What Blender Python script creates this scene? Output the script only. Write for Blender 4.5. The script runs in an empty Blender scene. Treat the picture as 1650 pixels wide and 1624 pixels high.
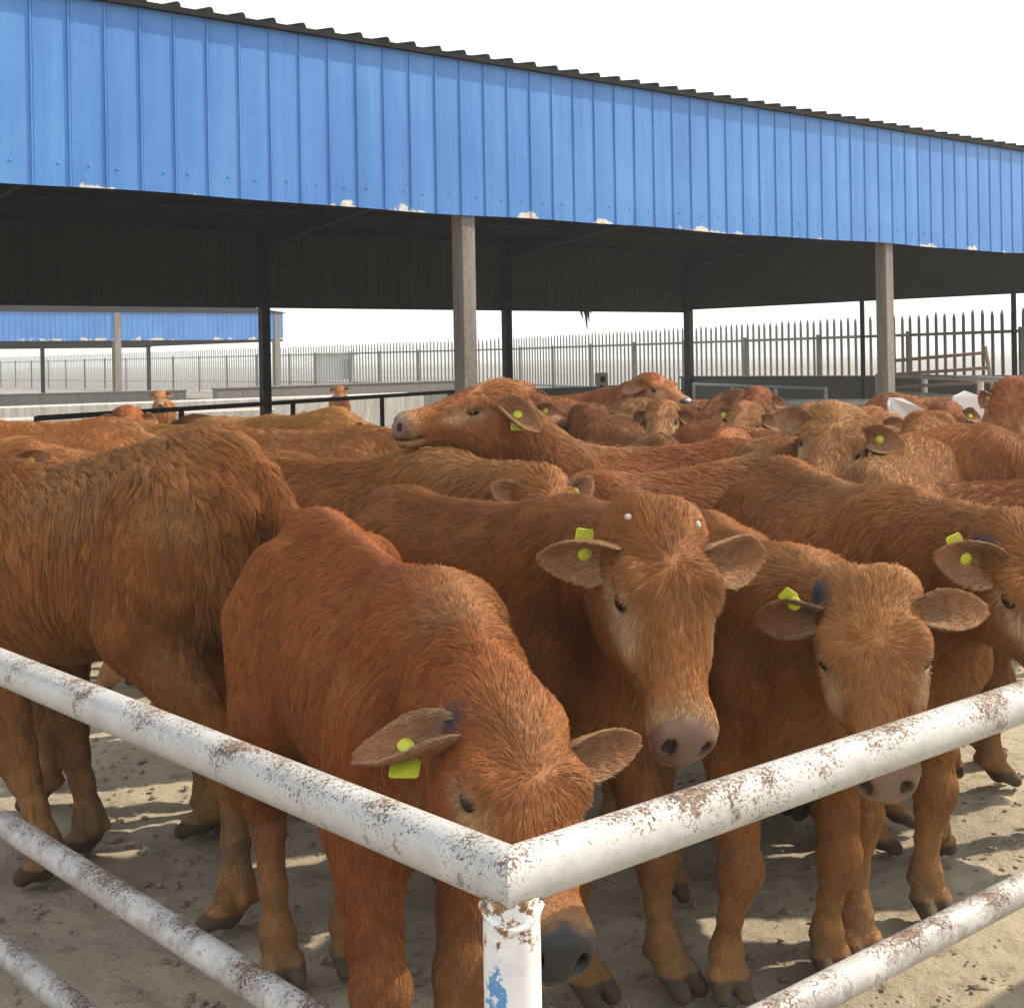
import bpy, math, random
import numpy as np
from mathutils import Vector, Matrix

# ------------------------------------------------------------------ camera, light, exposure
S = bpy.context.scene
COL = S.collection
R = math.radians
EYE, FPX, PX, PY, ROLL = 1.55, 2240.0, 825.0, 576.0, 0.018
cam_d = bpy.data.cameras.new('camera')
cam = bpy.data.objects.new('camera', cam_d); COL.objects.link(cam)
cam_d.sensor_width = 36.0; cam_d.sensor_fit = 'HORIZONTAL'
cam_d.lens = FPX/1650*36; cam_d.shift_y = (PY-812)/1650
cam_d.clip_start = 0.05; cam_d.clip_end = 3000
cam.matrix_world = Matrix.Translation((0, 0, EYE)) @ Matrix.Rotation(R(90), 4, 'X') @ Matrix.Rotation(-ROLL, 4, 'Z')
S.camera = cam

SUN_AZ, SUN_EL = 22.0, 43.0            # azimuth: degrees from +X towards +Y
sd = np.array([math.cos(R(SUN_AZ))*math.cos(R(SUN_EL)), math.sin(R(SUN_AZ))*math.cos(R(SUN_EL)), math.sin(R(SUN_EL))])
sun_d = bpy.data.lights.new('sun', 'SUN'); sun_d.energy = 3.7; sun_d.angle = R(1.2); sun_d.color = (1.0, 0.87, 0.68)
sun = bpy.data.objects.new('sun', sun_d); COL.objects.link(sun)
sun.rotation_euler = Vector(sd).to_track_quat('Z', 'Y').to_euler()
sun.location = (20, 10, 30)
W = bpy.data.worlds.new('World'); S.world = W; W.use_nodes = True
nt = W.node_tree; nt.nodes.clear()
sky = nt.nodes.new('ShaderNodeTexSky'); sky.sky_type = 'NISHITA'; sky.sun_disc = False
sky.sun_elevation = R(SUN_EL); sky.sun_rotation = R(90-SUN_AZ)
sky.air_density = 1.0; sky.dust_density = 3.0; sky.ozone_density = 1.0
mixw = nt.nodes.new('ShaderNodeMix'); mixw.data_type = 'RGBA'; mixw.inputs['Factor'].default_value = 0.80
nt.links.new(sky.outputs[0], mixw.inputs['A']); mixw.inputs['B'].default_value = (5.5, 5.65, 5.7, 1)
bgn = nt.nodes.new('ShaderNodeBackground'); bgn.inputs['Strength'].default_value = 0.145
wo = nt.nodes.new('ShaderNodeOutputWorld')
nt.links.new(mixw.outputs['Result'], bgn.inputs['Color']); nt.links.new(bgn.outputs[0], wo.inputs[0])
S.view_settings.view_transform = 'Standard'; S.view_settings.look = 'None'
S.view_settings.exposure = 0.85; S.view_settings.gamma = 1.0
S.render.engine = 'CYCLES'
S.cycles.max_bounces = 5; S.cycles.diffuse_bounces = 3; S.cycles.glossy_bounces = 2
S.cycles.transmission_bounces = 2; S.cycles.transparent_max_bounces = 6; S.cycles.volume_bounces = 1
S.cycles.use_denoising = True
S.cycles.sample_clamp_indirect = 4.0

HAZE = .0016
CAMP = np.array([0, 0, EYE])
def at(px, py, Y):
    "world point at depth Y that the photograph shows at pixel (px, py)"
    u, v = px-PX, py-PY; c, s = math.cos(ROLL), math.sin(ROLL)
    return np.array([(u*c-v*s)*Y/FPX, Y, EYE+(-u*s-v*c)*Y/FPX])

# ------------------------------------------------------------------ helpers
def nrm(v):
    v = np.asarray(v, float); n = np.linalg.norm(v, axis=-1, keepdims=True); return v/np.maximum(n, 1e-9)

def thing(name, label, cat, loc=(0, 0, 0), rz=0.0, group=None):
    o = bpy.data.objects.new(name, None); COL.objects.link(o)
    o.empty_display_size = 0.2
    o.location = loc; o.rotation_euler = (0, 0, rz); o['label'] = label; o['category'] = cat
    if group: o['group'] = group
    return o

def tag(o, label, cat, group=None):
    o['label'] = label; o['category'] = cat
    if group: o['group'] = group
    return o

class MB:
    "collects vertices and faces for ONE mesh object"
    def __init__(s): s.v = []; s.f = []
    def add(s, v, f):
        b = len(s.v); s.v += [tuple(map(float, p)) for p in v]; s.f += [tuple(i+b for i in q) for q in f]
    def box(s, c, d, rz=0.0, bev=0.0, tilt=None):
        cx, cy, cz = c; x, y, z = d[0]/2, d[1]/2, d[2]/2
        if bev <= 0:
            p = [(-x,-y,-z),(x,-y,-z),(x,y,-z),(-x,y,-z),(-x,-y,z),(x,-y,z),(x,y,z),(-x,y,z)]
            f = [(0,3,2,1),(4,5,6,7),(0,1,5,4),(1,2,6,5),(2,3,7,6),(3,0,4,7)]
        else:
            b = min(bev, x*.9, y*.9, z*.9); p = []; f = []
            ring = [(-x+b,-y),(x-b,-y),(x,-y+b),(x,y-b),(x-b,y),(-x+b,y),(-x,y-b),(-x,-y+b)]
            inn = [(-x+b,-y+b),(x-b,-y+b),(x-b,-y+b),(x-b,y-b),(x-b,y-b),(-x+b,y-b),(-x+b,y-b),(-x+b,-y+b)]
            for rr, zz in ((inn,-z),(ring,-z+b),(ring,z-b),(inn,z)): p += [(q[0],q[1],zz) for q in rr]
            for k in range(3):
                for i in range(8):
                    j = (i+1) % 8; f.append((k*8+i,k*8+j,k*8+8+j,k*8+8+i))
            f.append(tuple(range(7,-1,-1))); f.append(tuple(range(24,32)))
        p = np.array(p)
        if tilt is not None: p = p @ np.array(tilt).T
        c_, s_ = math.cos(rz), math.sin(rz)
        p = np.stack([p[:,0]*c_-p[:,1]*s_+cx, p[:,0]*s_+p[:,1]*c_+cy, p[:,2]+cz], 1)
        s.add(p, f)
    def tube(s, pts, r, n=12, cap=True, endn=None):
        "tube through points; endn = optional (first, last) cut-plane normals for mitres"
        pts = [np.array(p, float) for p in pts]; m = len(pts)
        rs = r if hasattr(r, '__len__') else [r]*m
        base = len(s.v); ref = None
        for i, p in enumerate(pts):
            t = nrm(pts[min(i+1, m-1)]-pts[max(i-1, 0)])
            if ref is None: ref = np.array([0,0,1.]) if abs(t[2]) < .9 else np.array([1.,0,0])
            a = nrm(np.cross(t, ref)); b = np.cross(a, t)
            for k in range(n):
                w = 2*math.pi*k/n; q = p+rs[i]*(math.cos(w)*a+math.sin(w)*b)
                if endn is not None and endn[0] is not None and i == 0: q = q-t*np.dot(q-p, endn[0])/np.dot(t, endn[0])
                if endn is not None and endn[1] is not None and i == m-1: q = q-t*np.dot(q-p, endn[1])/np.dot(t, endn[1])
                s.v.append(tuple(q))
        for i in range(m-1):
            for k in range(n):
                j = (k+1) % n
                s.f.append((base+i*n+k, base+(i+1)*n+k, base+(i+1)*n+j, base+i*n+j))
        if cap:
            s.f.append(tuple(base+k for k in range(n))); s.f.append(tuple(base+(m-1)*n+k for k in range(n-1,-1,-1)))
    def ball(s, c, r, n=10, m=6):
        r = np.array(r if hasattr(r, '__len__') else [r]*3); v = []; f = []
        for i in range(m+1):
            th = math.pi*i/m
            for k in range(n):
                ph = 2*math.pi*k/n
                v.append(np.array(c)+r*np.array([math.sin(th)*math.cos(ph), math.sin(th)*math.sin(ph), math.cos(th)]))
        for i in range(m):
            for k in range(n):
                j = (k+1) % n; f.append((i*n+k, (i+1)*n+k, (i+1)*n+j, i*n+j))
        s.add(v, f)
    def build(s, name, mat, parent=None, smooth=False):
        me = bpy.data.meshes.new(name); me.from_pydata(s.v, [], s.f); me.update()
        if smooth: me.shade_smooth()
        o = bpy.data.objects.new(name, me); COL.objects.link(o); me.materials.append(mat)
        if smooth:
            me.set_sharp_from_angle(angle=R(40))
        if parent: o.parent = parent
        return o

def noise3(p, seed=0):
    "value noise in -1..1"
    p = np.asarray(p, float)+seed*17.31; i = np.floor(p).astype(np.int64); f = p-i; f = f*f*(3-2*f)
    def h(a, b, c):
        n = (a*374761393+b*668265263+c*2147483647+seed*974711) & 0xffffffff
        n = ((n ^ (n >> 13))*1274126177) & 0xffffffff
        n = (n ^ (n >> 16)) & 0xffff
        return n/32767.5-1
    x, y, z = i[..., 0], i[..., 1], i[..., 2]; r = 0
    for dx in (0, 1):
        for dy in (0, 1):
            for dz in (0, 1):
                r = r+h(x+dx, y+dy, z+dz)*np.where(dx, f[..., 0], 1-f[..., 0])*np.where(dy, f[..., 1], 1-f[..., 1])*np.where(dz, f[..., 2], 1-f[..., 2])
    return r
def fbm(p, o=4, seed=0):
    a, r, p = 1.0, 0, np.asarray(p, float)
    for k in range(o): r = r+a*noise3(p, seed+k); p = p*2.03; a *= .5
    return r

# ------------------------------------------------------------------ materials
class Mat:
    def __init__(s, name):
        s.m = bpy.data.materials.new(name); s.m.use_nodes = True
        s.t = s.m.node_tree; s.b = s.t.nodes['Principled BSDF']; s.out = s.t.nodes['Material Output']
    def n(s, typ, **kw):
        x = s.t.nodes.new(typ)
        for k, v in kw.items(): setattr(x, k, v)
        return x
    def link(s, a, b): s.t.links.new(a, b)
    def coord(s, scale=(1, 1, 1), which='Object'):
        tc = s.n('ShaderNodeTexCoord'); mp = s.n('ShaderNodeMapping'); mp.inputs['Scale'].default_value = scale
        s.link(tc.outputs[which], mp.inputs[0]); return mp.outputs[0]
    def noise(s, scale, detail=4, rough=.6, co=None, dist=0.0):
        x = s.n('ShaderNodeTexNoise'); x.inputs['Scale'].default_value = scale; x.inputs['Detail'].default_value = detail
        x.inputs['Roughness'].default_value = rough; x.inputs['Distortion'].default_value = dist
        s.link(co if co is not None else s.coord(), x.inputs['Vector']); return x.outputs['Fac']
    def ramp(s, fac, stops):
        x = s.n('ShaderNodeValToRGB'); e = x.color_ramp.elements
        while len(e) < len(stops): e.new(.5)
        for k, (p, c) in enumerate(stops):
            e[k].position = p; e[k].color = (c if hasattr(c, '__len__') else (c, c, c))[:3]+(1,) if hasattr(c, '__len__') else (c, c, c, 1)
        s.link(fac, x.inputs[0]); return x.outputs[0]
    def mix(s, fac, a, b, mode='MIX'):
        x = s.n('ShaderNodeMix'); x.data_type = 'RGBA'; x.blend_type = mode
        for sock, val in ((x.inputs['Factor'], fac), (x.inputs['A'], a), (x.inputs['B'], b)):
            if hasattr(val, 'is_output'): s.link(val, sock)
            elif hasattr(val, '__len__'): sock.default_value = tuple(val)[:3]+(1,)
            else: sock.default_value = val
        return x.outputs['Result']
    def math(s, op, a, b=0.0):
        x = s.n('ShaderNodeMath', operation=op)
        for k, val in enumerate((a, b)):
            if hasattr(val, 'is_output'): s.link(val, x.inputs[k])
            else: x.inputs[k].default_value = val
        return x.outputs[0]
    def col(s, c):
        if hasattr(c, 'is_output'): s.link(c, s.b.inputs['Base Color'])
        else: s.b.inputs['Base Color'].default_value = tuple(c)[:3]+(1,)
        return s
    def rough(s, r):
        if hasattr(r, 'is_output'): s.link(r, s.b.inputs['Roughness'])
        else: s.b.inputs['Roughness'].default_value = r
        return s
    def bump(s, h, strength=.5, dist=.01):
        x = s.n('ShaderNodeBump'); x.inputs['Strength'].default_value = strength; x.inputs['Distance'].default_value = dist
        s.link(h, x.inputs['Height']); s.link(x.outputs[0], s.b.inputs['Normal']); return s

def simple(name, c, rough=.6, var=.25, scale=6, metal=0.0):
    m = Mat(name); f = m.noise(scale, 5, .65)
    m.col(m.ramp(f, [(.3, tuple(x*(1-var) for x in c)), (.7, tuple(min(1, x*(1+var)) for x in c))])).rough(rough)
    m.b.inputs['Metallic'].default_value = metal
    m.bump(f, .15, .004)
    return m.m

def m_paint_pipe(name='chipped white paint', bias=0.0):
    m = Mat(name)
    co = m.coord(); fine = m.noise(130, 7, .75, co); big = m.noise(7, 3, .6, co); mid = m.noise(26, 5, .7, co, .4)
    geo = m.n('ShaderNodeNewGeometry'); sep = m.n('ShaderNodeSeparateXYZ'); m.link(geo.outputs['Normal'], sep.inputs[0])
    up = m.math('MULTIPLY', m.math('MAXIMUM', sep.outputs[2], 0.0), .075)          # knocked paint sits on the upper side
    a = m.math('ADD', m.math('ADD', m.math('MULTIPLY', fine, .70), m.math('MULTIPLY', big, .30)), up)
    chips = m.ramp(a, [(.590, 0.0), (.612, 1.0)])
    b = m.math('ADD', m.math('MULTIPLY', mid, .5), m.math('ADD', m.math('MULTIPLY', big, .5), bias))
    worn = m.ramp(b, [(.585, 0.0), (.615, 1.0)])
    rustc = m.ramp(m.noise(60, 4, .7, co), [(.35, (.045, .026, .017)), (.55, (.14, .078, .042)), (.75, (.28, .21, .15))])
    fleck = m.ramp(m.math('ADD', m.math('MULTIPLY', m.noise(210, 5, .75, co), .62), m.math('ADD', m.math('MULTIPLY', big, .40), up)), [(.600, 0.0), (.635, 1.0)])
    chips = m.math('MAXIMUM', chips, fleck)
    white = m.ramp(m.noise(14, 5, .7, co), [(.3, (.34, .332, .315)), (.6, (.46, .457, .445)), (.8, (.54, .54, .535))])
    grey = m.ramp(mid, [(.5, (.34, .32, .31)), (.7, (.22, .20, .19))])
    c = m.mix(worn, white, grey); c = m.mix(chips, c, rustc)
    m.col(c).rough(m.ramp(chips, [(0, .38), (1, .8)]))
    m.bump(m.math('MULTIPLY', m.math('ADD', chips, m.math('MULTIPLY', worn, .5)), -1.0), .5, .0025)
    return m.m
def m_blue_clad():
    m = Mat('faded blue sheet'); co = m.coord()
    streak = m.noise(1.0, 5, .7, m.coord((7, 7, .55))); patch = m.noise(.9, 4, .6, co)
    c = m.ramp(m.math('ADD', m.math('MULTIPLY', streak, .5), m.math('MULTIPLY', patch, .5)), [(.36, (.036, .150, .45)), (.52, (.052, .198, .52)), (.68, (.085, .262, .57))])
    sep = m.n('ShaderNodeSeparateXYZ'); m.link(co, sep.inputs[0])
    low = m.ramp(sep.outputs[2], [(0.0, 1.0), (1.0, 0.0)])
    mp = m.n('ShaderNodeMapRange'); mp.inputs['From Min'].default_value = 2.57; mp.inputs['From Max'].default_value = 2.76
    mp.inputs['To Min'].default_value = .17; mp.inputs['To Max'].default_value = -.10; m.link(sep.outputs[2], mp.inputs[0])
    peel = m.ramp(m.math('ADD', m.noise(2.6, 4, .6, m.coord((1, 1, 1.3))), mp.outputs[0]), [(.70, 0.0), (.725, 1.0)])
    prim = m.ramp(m.noise(22, 4, .7, co), [(.4, (.60, .60, .57)), (.7, (.40, .34, .27))])
    m.col(m.mix(peel, c, prim)).rough(.42)
    m.bump(m.noise(3, 3, .5, co), .12, .02)
    return m.m
def m_ground():
    m = Mat('trampled dry mud'); co = m.coord()
    a = m.noise(1.1, 6, .65, co); b = m.noise(9, 6, .7, co); f = m.noise(55, 6, .75, co)
    c1 = m.ramp(a, [(.32, (.32, .28, .213)), (.5, (.41, .352, .262)), (.68, (.49, .418, .30))])
    dark = m.ramp(m.math('ADD', m.math('MULTIPLY', b, .62), m.math('MULTIPLY', f, .38)), [(.33, 1.0), (.47, 0.0)])
    c = m.mix(m.math('MULTIPLY', dark, .9), c1, (.14, .112, .082))
    speck = m.ramp(m.noise(130, 3, .7, co), [(.66, 0.0), (.72, 1.0)])
    c = m.mix(speck, c, (.42, .36, .25))
    sp_ = m.n('ShaderNodeSeparateXYZ'); m.link(co, sp_.inputs[0]); fr = m.n('ShaderNodeMapRange'); m.link(sp_.outputs[1], fr.inputs[0])
    fr.inputs['From Min'].default_value = 34; fr.inputs['From Max'].default_value = 70
    c = m.mix(fr.outputs[0], c, m.ramp(m.noise(.05, 4, .6, co), [(.3, (.17, .165, .155)), (.7, (.26, .25, .232))]))     # ground turns darker grey with distance beyond the yard
    m.col(c).rough(.95); m.b.inputs['Specular IOR Level'].default_value = .2
    m.bump(m.math('ADD', m.math('MULTIPLY', b, .8), m.math('MULTIPLY', f, .45)), .9, .03)
    return m.m
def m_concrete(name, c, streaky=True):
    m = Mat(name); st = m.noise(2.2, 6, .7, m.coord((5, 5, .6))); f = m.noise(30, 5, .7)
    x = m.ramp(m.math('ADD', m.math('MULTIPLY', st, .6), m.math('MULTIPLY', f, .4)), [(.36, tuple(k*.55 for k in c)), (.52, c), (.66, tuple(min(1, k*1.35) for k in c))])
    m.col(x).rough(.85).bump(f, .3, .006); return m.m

M_PIPE = m_paint_pipe(); M_PIPE2 = m_paint_pipe('worn white paint', .115); M_BLUE = m_blue_clad(); M_GROUND = m_ground()
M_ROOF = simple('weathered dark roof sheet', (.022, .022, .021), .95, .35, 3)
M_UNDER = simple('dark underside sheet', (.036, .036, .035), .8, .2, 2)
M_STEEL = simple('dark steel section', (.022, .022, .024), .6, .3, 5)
M_COLUMN = m_concrete('stained timber grey post', (.20, .172, .15))
M_PALE = simple('grey fence pale', (.125, .12, .12), .8, .3, 4)
M_PALEW = simple('sunlit hazy fence pale', (.36, .35, .335), .8, .3, 4)  # lighter copy of the fence grey; sun and haze put into the colour
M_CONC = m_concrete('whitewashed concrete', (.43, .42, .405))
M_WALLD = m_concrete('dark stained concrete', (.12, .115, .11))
M_GALV = simple('dull galvanised pipe', (.50, .49, .47), .45, .25, 9, .3)
M_RUSTP = simple('rusty thin pipe', (.22, .15, .11), .7, .35, 20)
M_WHITE = simple('white plastic sheet', (.74, .73, .69), .5, .08, 5)
M_TAG = simple('yellow tag plastic', (.45, .47, .030), .55, .25, 45)
M_BOX = simple('cream painted box', (.62, .57, .42), .6, .1, 10)
M_DARKHOLE = simple('dark opening', (.03, .03, .03), .7, .1, 5)
M_HILL = simple('far dry hill', (.20, .21, .20), .95, .2, .02)
for _m in (M_ROOF, M_STEEL, M_UNDER): _m.node_tree.nodes['Principled BSDF'].inputs['Specular IOR Level'].default_value = .08
M_RAG = simple('dirty rag cloth', (.09, .085, .08), .9, .3, 20)
M_GLASS = simple('bulb glass', (.55, .5, .35), .2, .1, 20)

def m_hide():
    m = Mat('calf hide'); a = m.n('ShaderNodeAttribute', attribute_name='col'); w = m.n('ShaderNodeAttribute', attribute_name='wet')
    f = m.noise(120, 4, .7); c = m.mix(.35, a.outputs['Color'], m.ramp(f, [(.3, .45), (.7, 1.0)]), 'MULTIPLY')
    m.col(c)
    m.rough(m.ramp(w.outputs['Fac'], [(0, .85), (1, .30)]))
    vor = m.n('ShaderNodeTexVoronoi'); vor.inputs['Scale'].default_value = 260; m.link(m.coord(), vor.inputs['Vector'])
    hgt = m.math('ADD', m.math('MULTIPLY', f, .5), m.math('MULTIPLY', m.math('MULTIPLY', vor.outputs['Distance'], w.outputs['Fac']), -.8))
    m.bump(hgt, .35, .002); m.b.inputs['Specular IOR Level'].default_value = .35
    return m.m
def m_fur():
    m = Mat('calf coat hair')
    a = m.n('ShaderNodeAttribute', attribute_name='col'); nn = m.n('ShaderNodeAttribute', attribute_name='nrm')
    geo = m.n('ShaderNodeNewGeometry')
    mx = m.n('ShaderNodeMix', data_type='VECTOR'); mx.inputs['Factor'].default_value = .30
    m.link(nn.outputs['Vector'], mx.inputs[4]); m.link(geo.outputs['Normal'], mx.inputs[5])
    nz = m.n('ShaderNodeVectorMath', operation='NORMALIZE'); m.link(mx.outputs[1], nz.inputs[0])
    m.col(a.outputs['Color']).rough(.58); m.link(nz.outputs[0], m.b.inputs['Normal'])
    m.b.inputs['Specular IOR Level'].default_value = .07
    return m.m
M_HIDE = m_hide(); M_FUR = m_fur()
_e = Mat('calf eye'); _e.col((.010, .006, .005)).rough(.05); _e.b.inputs['Specular IOR Level'].default_value = .40; M_EYE = _e.m
_e = Mat('horn bud'); _e.col((.50, .44, .36)).rough(.6); M_HORN = _e.m

# ------------------------------------------------------------------ ground, far land
def axis(lims):
    out = []
    for a, b, st in lims: out += list(np.arange(a, b-1e-6, st))
    return np.array(out+[lims[-1][1]])
def build_ground():
    xs = axis([(-1600, -200, 200), (-200, -40, 20), (-40, -8, 2), (-8, -2.4, .2), (-2.4, 2.6, .022), (2.6, 8, .2), (8, 40, 2), (40, 200, 20), (200, 1600, 200)])
    ys = axis([(-40, -4, 6), (-4, 1.8, .3), (1.8, 5.6, .022), (5.6, 9, .1), (9, 20, .5), (20, 60, 4), (60, 300, 30), (300, 2400, 300)])
    X, Y = np.meshgrid(xs, ys); P = np.stack([X, Y, X*0], -1)
    near = np.clip((9-Y)/3, 0, 1)*np.clip((Y-1.5)/.5, 0, 1)*np.clip((4-np.abs(X))/1.5, 0, 1)
    z = fbm(P*2.2, 3, 3)*.008+fbm(P*9, 3, 5)*.010+np.minimum(fbm(P*np.array([22, 22, 1]), 2, 9), .15)*.008
    z = z*near-.008*near
    V = np.stack([X, Y, z], -1).reshape(-1, 3); nx = len(xs); ny = len(ys)
    i = np.arange((ny-1)*(nx-1)); a = (i//(nx-1))*nx+i % (nx-1)
    F = np.stack([a, a+1, a+1+nx, a+nx], 1)
    me = mesh_np('ground', V, F); me.materials.append(M_GROUND); me.shade_smooth()
    o = bpy.data.objects.new('ground', me); COL.objects.link(o); o['kind'] = 'structure'
def mesh_np(name, V, F):
    me = bpy.data.meshes.new(name); n = len(F)
    me.vertices.add(len(V)); me.vertices.foreach_set('co', np.ascontiguousarray(V, np.float32).ravel())
    me.loops.add(n*4); me.loops.foreach_set('vertex_index', np.ascontiguousarray(F, np.int32).ravel())
    me.polygons.add(n); me.polygons.foreach_set('loop_start', np.arange(0, n*4, 4, dtype=np.int32))
    me.update(calc_edges=True); return me
build_ground()
hm = MB(); n = 60
rr = np.random.default_rng(5)
tops = [10+6*noise3(np.array([k*.23, 1.5, .5]), 2)+2*noise3(np.array([k*1.1, 3.5, .5]), 4) for k in range(n)]
for k in range(n):
    x = 60+k*14; hm.v += [(x-300, 900, -2), (x-300, 760, -2), (x-300, 800+20*math.sin(k*.4), tops[k]*min(1, k/20))]
for k in range(n-1):
    a = 3*k; hm.f += [(a+1, a+4, a+5, a+2), (a+2, a+5, a+3, a)]
hills = hm.build('hills', M_HILL, None, True); hills['kind'] = 'structure'

# ------------------------------------------------------------------ foreground rail corner
dR = np.array([.755, .656, 0]); dL = np.array([-.656, .755, 0])
RAD = .040
def build_pen():
    c = at(823, 1413, 1.9); zt = c[2]
    t = thing('pen_fence', 'chipped white tube rails meeting at a corner post in front of the calves', 'fence', (c[0], c[1], 0))
    mit = nrm(dR-dL)
    for d, sgn in ((dL, 1), (dR, -1)):
        for k, (z, r) in enumerate(((zt, RAD), (zt-.372, .030), (zt-.675, .030))):
            m = MB()
            st = np.array([0, 0, z]) if k == 0 else np.array([0, 0, z])+d*.036
            m.tube([st+d*u for u in (0, .5, 1, 1.5, 2, 2.5, 3.1)], r, 24, True, (mit if k == 0 else None, None))
            m.build('rail', M_PIPE if k == 0 else M_PIPE2, t, True)
    def post(p, z1, r):
        m = MB(); m.tube([p+np.array([0, 0, 0]), p+np.array([0, 0, z1*.5]), p+np.array([0, 0, z1])], r, 24); return m
    m = post(np.zeros(3), zt-.022, .0395)
    rg_ = random.Random(3)
    m.tube([(.0405*math.cos(2*math.pi*k/30), .0405*math.sin(2*math.pi*k/30), zt-.046+rg_.uniform(-.003, .003)+.010*math.cos(4*math.pi*k/30)) for k in range(31)], [.0048+rg_.uniform(-.0012, .0018) for k in range(31)], 8)
    p = m.build('post', M_POST, t, True)
    for d in (dL, dR): post(d*3.0, zt-.03, .035).build('post', M_PIPE, t, True)
def m_post():
    m = Mat('white post with blue paint left'); m.m.name = 'white post with blue paint left'
    co = m.coord(); sep = m.n('ShaderNodeSeparateXYZ'); m.link(co, sep.inputs[0])
    white = m.ramp(m.noise(18, 5, .7, co), [(.3, (.60, .60, .60)), (.7, (.76, .76, .76))])
    dx = m.math('POWER', m.math('DIVIDE', m.math('ADD', sep.outputs[0], .022), .014), 2.0)
    dz = m.math('POWER', m.math('DIVIDE', m.math('SUBTRACT', sep.outputs[2], .675), .065), 2.0)
    e = m.math('SUBTRACT', m.math('ADD', m.noise(60, 5, .7, co), .0), m.math('MULTIPLY', m.math('ADD', dx, dz), .16))
    blue = m.ramp(e, [(.36, 0.0), (.42, 1.0)])
    rz = m.n('ShaderNodeMapRange'); rz.inputs['From Min'].default_value = .70; rz.inputs['From Max'].default_value = .82
    rz.inputs['To Min'].default_value = 0; rz.inputs['To Max'].default_value = .21; m.link(sep.outputs[2], rz.inputs[0])
    rust = m.ramp(m.math('ADD', m.noise(45, 6, .7, co), rz.outputs[0]), [(.655, 0.0), (.70, 1.0)])
    rc = m.ramp(m.noise(70, 4, .7, co), [(.35, (.12, .055, .025)), (.6, (.30, .16, .06)), (.8, (.42, .33, .22))])
    m.col(m.mix(rust, m.mix(blue, white, (.08, .24, .50)), rc)).rough(.45)
    m.bump(rust, -.3, .002); return m.m
M_POST = m_post()
build_pen()

# ------------------------------------------------------------------ sheds
def ribbed_sheet(x0, x1, z0, z1, pitch, depth, rib, th=.004, screws=False, seed=1, wav=.0):
    "vertical sheet in the local xz plane at y=0 facing -y, with narrow raised ribs"
    m = MB(); rs = random.Random(seed); xs = []
    k = math.ceil(x0/pitch); xs.append((x0, 0))
    while k*pitch < x1-rib:
        c = k*pitch
        if c-rib/2 > x0: xs += [(c-rib*.5, 0), (c-rib*.35, -depth), (c+rib*.15, -depth), (c+rib*.3, .004), (c+rib*.5, 0), (c+pitch*.5, -.002)]
        k += 1
    xs = [q for q in xs if q[0] < x1]+[(x1, 0)]
    for (x, y) in xs:
        dz = wav*(math.sin(x*1.7)+.5*math.sin(x*4.1+1))
        for z in (z0+dz, z0+dz+.1, (z0+z1)/2, z1): m.v.append((x, y, z))
    nz = 4
    for i in range(len(xs)-1):
        for j in range(nz-1):
            a = i*nz+j; m.f.append((a, a+nz, a+nz+1, a+1))
    if screws:
        k = math.ceil(x0/pitch)
        while k*pitch < x1-.1:
            for z in (z0+.13,): m.ball((k*pitch+pitch*.5+rs.uniform(-.05, .05), -.004, z+rs.uniform(-.01, .01)), (.008, .004, .008), 8, 5)
            k += 1
    return m
def roof_slab(x0, x1, ya, za, yb, zb, th, pitch, rh):
    "sloped sandwich roof slab with ribs running down the slope"
    m = MB(); prof = []
    k = math.ceil(x0/pitch); prof.append((x0, 0))
    while k*pitch < x1-.06:
        c = k*pitch
        if c-.04 > x0: prof += [(c-.024, 0), (c-.017, rh*.7), (c-.008, rh), (c+.008, rh), (c+.017, rh*.7), (c+.024, 0)]
        k += 1
    prof.append((x1, 0)); n = len(prof)
    for y, z in ((ya, za), (yb, zb)):
        for x, h in prof: m.v.append((x, y, z+th+h))
    for y, z in ((ya, za), (yb, zb)):
        for x, h in prof: m.v.append((x, y, z))
    for i in range(n-1):
        m.f += [(i, i+1, n+i+1, n+i), (2*n+i+1, 2*n+i, 3*n+i, 3*n+i+1), (2*n+i, 2*n+i+1, i+1, i), (n+i, n+i+1, 3*n+i+1, 3*n+i)]
    m.f += [(0, n, 3*n, 2*n), (n-1, 3*n-1, 4*n-1, 2*n-1)]
    return m
def beam(p, q, w, h):
    "rectangular beam between two points"
    m = MB(); p = np.array(p, float); q = np.array(q, float); t = nrm(q-p); s = nrm(np.cross(t, [0, 0, 1])); u = np.cross(s, t)
    v = [e+a*s*w/2+b*u*h/2 for e in (p, q) for a, b in ((-1, -1), (1, -1), (1, 1), (-1, 1))]
    m.add(v, [(0, 1, 2, 3), (7, 6, 5, 4), (0, 4, 5, 1), (1, 5, 6, 2), (2, 6, 7, 3), (3, 7, 4, 0)]); return m
ANG = math.atan2(.656, .755)
def i_col(x, y, z1, w=.12):
    m = MB(); m.box((x, y, z1/2), (w, w, z1), 0, .006); return m

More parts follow.
